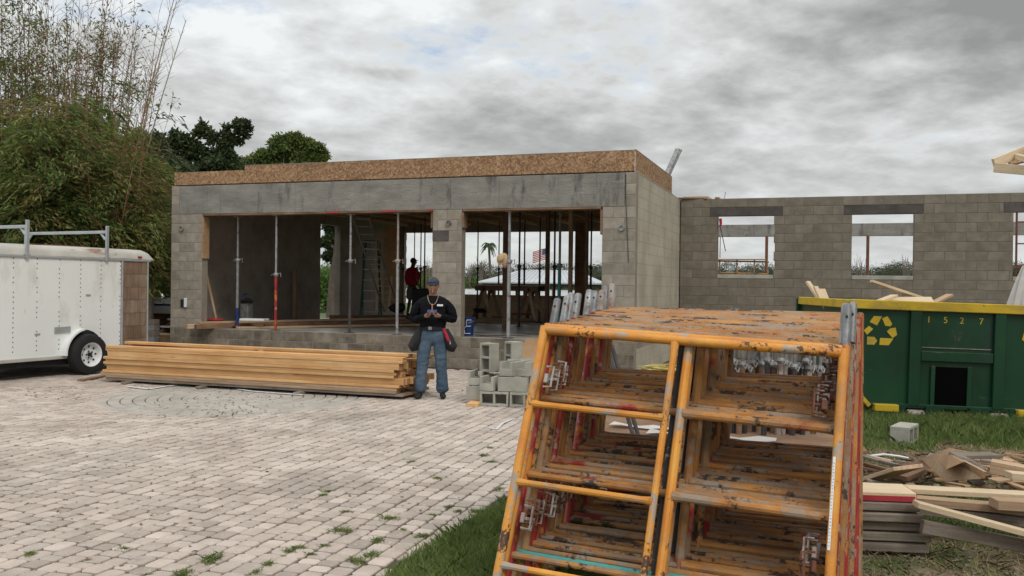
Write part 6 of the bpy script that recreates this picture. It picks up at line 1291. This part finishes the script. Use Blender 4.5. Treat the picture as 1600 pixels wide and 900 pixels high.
for a in 'lr':
    sk('shoe', [(JJ('an'+a, (0, .03, -.045)), (.046, .045), None), (JJ('an'+a, (0, -.03, -.045)), (.046, .048), 0), (JJ('to'+a, (0, .03, .008)), (.048, .034), 1), (JJ('to'+a, (0, -.03, -.003)), (.040, .026), 2)], 'black', man)
def headcap(par, mt, name, z0=.012, rx=.083, ry=.098, rz_=.088, back=.0, n=16, mm=7):
    b = B(); vs = []; fs = []
    for j in range(mm+1):
        th = (math.pi/2)*(j/mm)*1.12
        for i in range(n): ph = 2*math.pi*i/n; q = math.sin(th); low = (-.045 if math.sin(ph) < -.25 else 0)*(j/mm)**2; vs.append(on(rx*q*math.cos(ph), ry*q*math.sin(ph)-.008, z0+rz_*math.cos(th)+low))
    for j in range(mm):
        for i in range(n): fs.append((j*n+i, j*n+(i+1) % n, (j+1)*n+(i+1) % n, (j+1)*n+i))
    b.add(vs, fs); return b.obj(name, mt, par, True)
headcap(man, 'hair', 'hair', z0=.046, rx=.088, ry=.100, rz_=.068)
b = B(); b.tube([on(-.066, .04, .085), on(-.03, .066, .095), on(.03, .066, .095), on(.066, .04, .085)], [.004, .010, .010, .004], 6); b.obj('sunglasses', 'blue_plastic', man, True)
for a, sg in (('l', 1), ('r', -1)):
    d_ = (J['ha'+a]-J['wr'+a]); hand(body, JJ('wr'+a), JJ('ha'+a, (0, -.01, 0)), Vector((sg*.75, -.45, .15)), Vector((0, -.1, 1)), 'skin', s, curl=.9, thumb=-sg*1)
ph = B().cbox((0, 0, 0), (.14*1, .075, .01), .004).obj('phone', 'black'); Mh = MB_; wl = Matrix.Translation(mloc) @ Matrix.Rotation(rad(2), 4, 'Z'); pp_ = wl @ (J['hal'].lerp(J['har'], .5)+Vector((0, -.03, .045))); ph.location = pp_; ph.rotation_euler = (rad(38), 0, rad(2)); tag(ph, 'black smartphone held in both hands by the man in black', 'phone')
B().cbox((0, 0, .0055), (.125, .064, .001), .0003).obj('screen', 'blue_plastic', ph)
# necklace, badge, pencil, belt, pouches
b = B(); P = []
for i in range(17): g = math.pi*(i/16); P.append((math.cos(g)*.075*s, (-.095-.05*math.sin(g))*s if 2 < i < 14 else (-.05-.03*math.sin(g)*3)*s, (1.475-.135*math.sin(g)**1.3)*s))
b.tube(P, .004, 5); b.obj('necklace', 'chain', man)
B().cbox((.105*s, -.155*s, 1.335*s), (.085, .008, .028), .003).obj('shirt_logo', 'white_paint', man)
B().cbox((-.005, -.155*s, 1.29*s), (.014, .012, .13), .003).obj('lanyard', 'pink', man)
b = B(); prof = []; n = 28
ring = lambda z, k: [(math.cos(2*math.pi*i/n)*.172*s*k, math.sin(2*math.pi*i/n)*.132*s*k, z) for i in range(n)]
b.add(ring(.98*s, 1.07)+ring(1.035*s, 1.07)+ring(1.035*s, .95)+ring(.98*s, .95), [(q*n+i, q*n+(i+1) % n, ((q+1) % 4)*n+(i+1) % n, ((q+1) % 4)*n+i) for q in range(4) for i in range(n)]); b.obj('belt', 'black', man, True)
B().cbox((-.03, -.145*s, 1.008*s), (.05, .012, .045), .004).obj('belt_buckle', 'galv', man)
for sg, px_ in ((-1, -.245), (1, .25)):
    b = B(); b.tube([(px_*s*.72, -.03, .99*s), (px_*s*.9, -.03, .86*s), (px_*s*1.1, -.03, .74*s), (px_*s*1.05, -.02, .68*s)], [.045, .075, .085, .05], 9); po = b.obj('tool_pouch', 'black', man, True)
    if sg < 0: continue
    b = B(); b.tube([(px_*s*.62, -.075, 1.0*s), (px_*s*.8, -.10, .9*s), (px_*s*.95 if sg > 0 else px_*s*.85, -.105, .82*s)], [.022, .026, .018], 7); b.obj('pouch_trim', 'red_strap', po, True)
    B().tube([(px_*s*1.0, -.09, .84*s), (px_*s*1.02, -.11, .78*s)], .01, 6).obj('tool_handle', 'galv', po)
# man in red, seen from the side and back, standing on the plank
pose2 = dict(pelvis=(0, .01, .93), waist=(0, .01, 1.06), chest=(.0, .02, 1.28), neck0=(0, .02, 1.45), neck1=(0, -.0, 1.50), jaw=(0, -.035, 1.56), head=(.0, -.03, 1.645), crown=(.0, -.025, 1.70), face=(.0, -.13, 1.64),
    shl=(-.185, .02, 1.40), ell=(-.24, .05, 1.12), wrl=(-.20, -.10, .93), hal=(-.19, -.15, .87), shr=(.185, .02, 1.40), elr=(.235, .06, 1.12), wrr=(.20, -.06, .90), har=(.19, -.10, .84),
    hpl=(-.10, .01, .88), knl=(-.105, .0, .48), anl=(-.11, .05, .09), tol=(-.14, -.12, .035), hpr=(.10, .01, .88), knr=(.11, .02, .48), anr=(.11, .10, .09), tor=(.13, -.07, .035))
m2 = at(644, 489, 25.6); red, J, s, body, on, sd2, fwd, upv = human((m2.x, m2.y, SLAB+.045), rad(128), 1.72, pose2, 'man in a red shirt, khaki shorts and cap standing in the rear opening', dict(skin='skin_dark'))
B().cbox((0, 0, 0), (.1, .1, .1), .01)
sk('shirt', [(JJ('waist', (0, 0, -.15)), (.24, .22), None), (JJ('waist'), (.24, .21), 0), (JJ('chest'), (.24, .19), 1), (JJ('chest', (0, 0, .115)), (.18, .13), 2), (JJ('neck0'), (.07, .07), 3), (JJ('shl', (.02, 0, -.01)), .08, 2), (JJ('shl').lerp(JJ('ell'), .8), .075, 5), (JJ('shr', (-.02, 0, -.01)), .08, 2), (JJ('shr').lerp(JJ('elr'), .8), .075, 7)], 'shirt_red', red)
sk('shorts', [(JJ('pelvis', (0, 0, .04)), (.18, .16), None), (JJ('pelvis', (0, 0, -.05)), (.19, .17), 0), (JJ('hpl', (0, 0, -.06)), (.125, .14), 1), (JJ('hpl').lerp(JJ('knl'), 1.0), (.115, .125), 2), (JJ('hpr', (0, 0, -.06)), (.125, .14), 1), (JJ('hpr').lerp(JJ('knr'), 1.0), (.115, .125), 4)], 'khaki', red)
for a in 'lr':
    sk('shoe', [(JJ('an'+a, (0, .03, -.04)), (.05, .05), None), (JJ('an'+a, (0, -.03, -.035)), (.05, .055), 0), (JJ('to'+a, (0, .03, .008)), (.05, .036), 1), (JJ('to'+a, (0, -.03, -.003)), (.042, .028), 2)], 'black', red)
    hand(body, JJ('wr'+a), JJ('ha'+a), J['ha'+a]-J['wr'+a], Vector((0, -1, 0)), 'skin_dark', s, .6)
cp = headcap(red, 'black', 'cap', z0=.02, rx=.088, ry=.10); b = B(); b.tube([on(0, .07, .045), on(0, .12, .035), on(0, .16, .022)], [.05, .055, .03], 8); b.v = [tuple(Vector(v)) for v in b.v]
b2 = B(); c0, c1, c2, c3 = on(-.06, .075, .035), on(.06, .075, .035), on(.045, .15, .02), on(-.045, .15, .02); up_ = upv*.006; b2.add([c0, c1, c2, c3, c0+up_, c1+up_, c2+up_, c3+up_], [(3, 2, 1, 0), (4, 5, 6, 7), (0, 1, 5, 4), (1, 2, 6, 5), (2, 3, 7, 6), (3, 0, 4, 7)]); b2.obj('peak', 'black', cp)
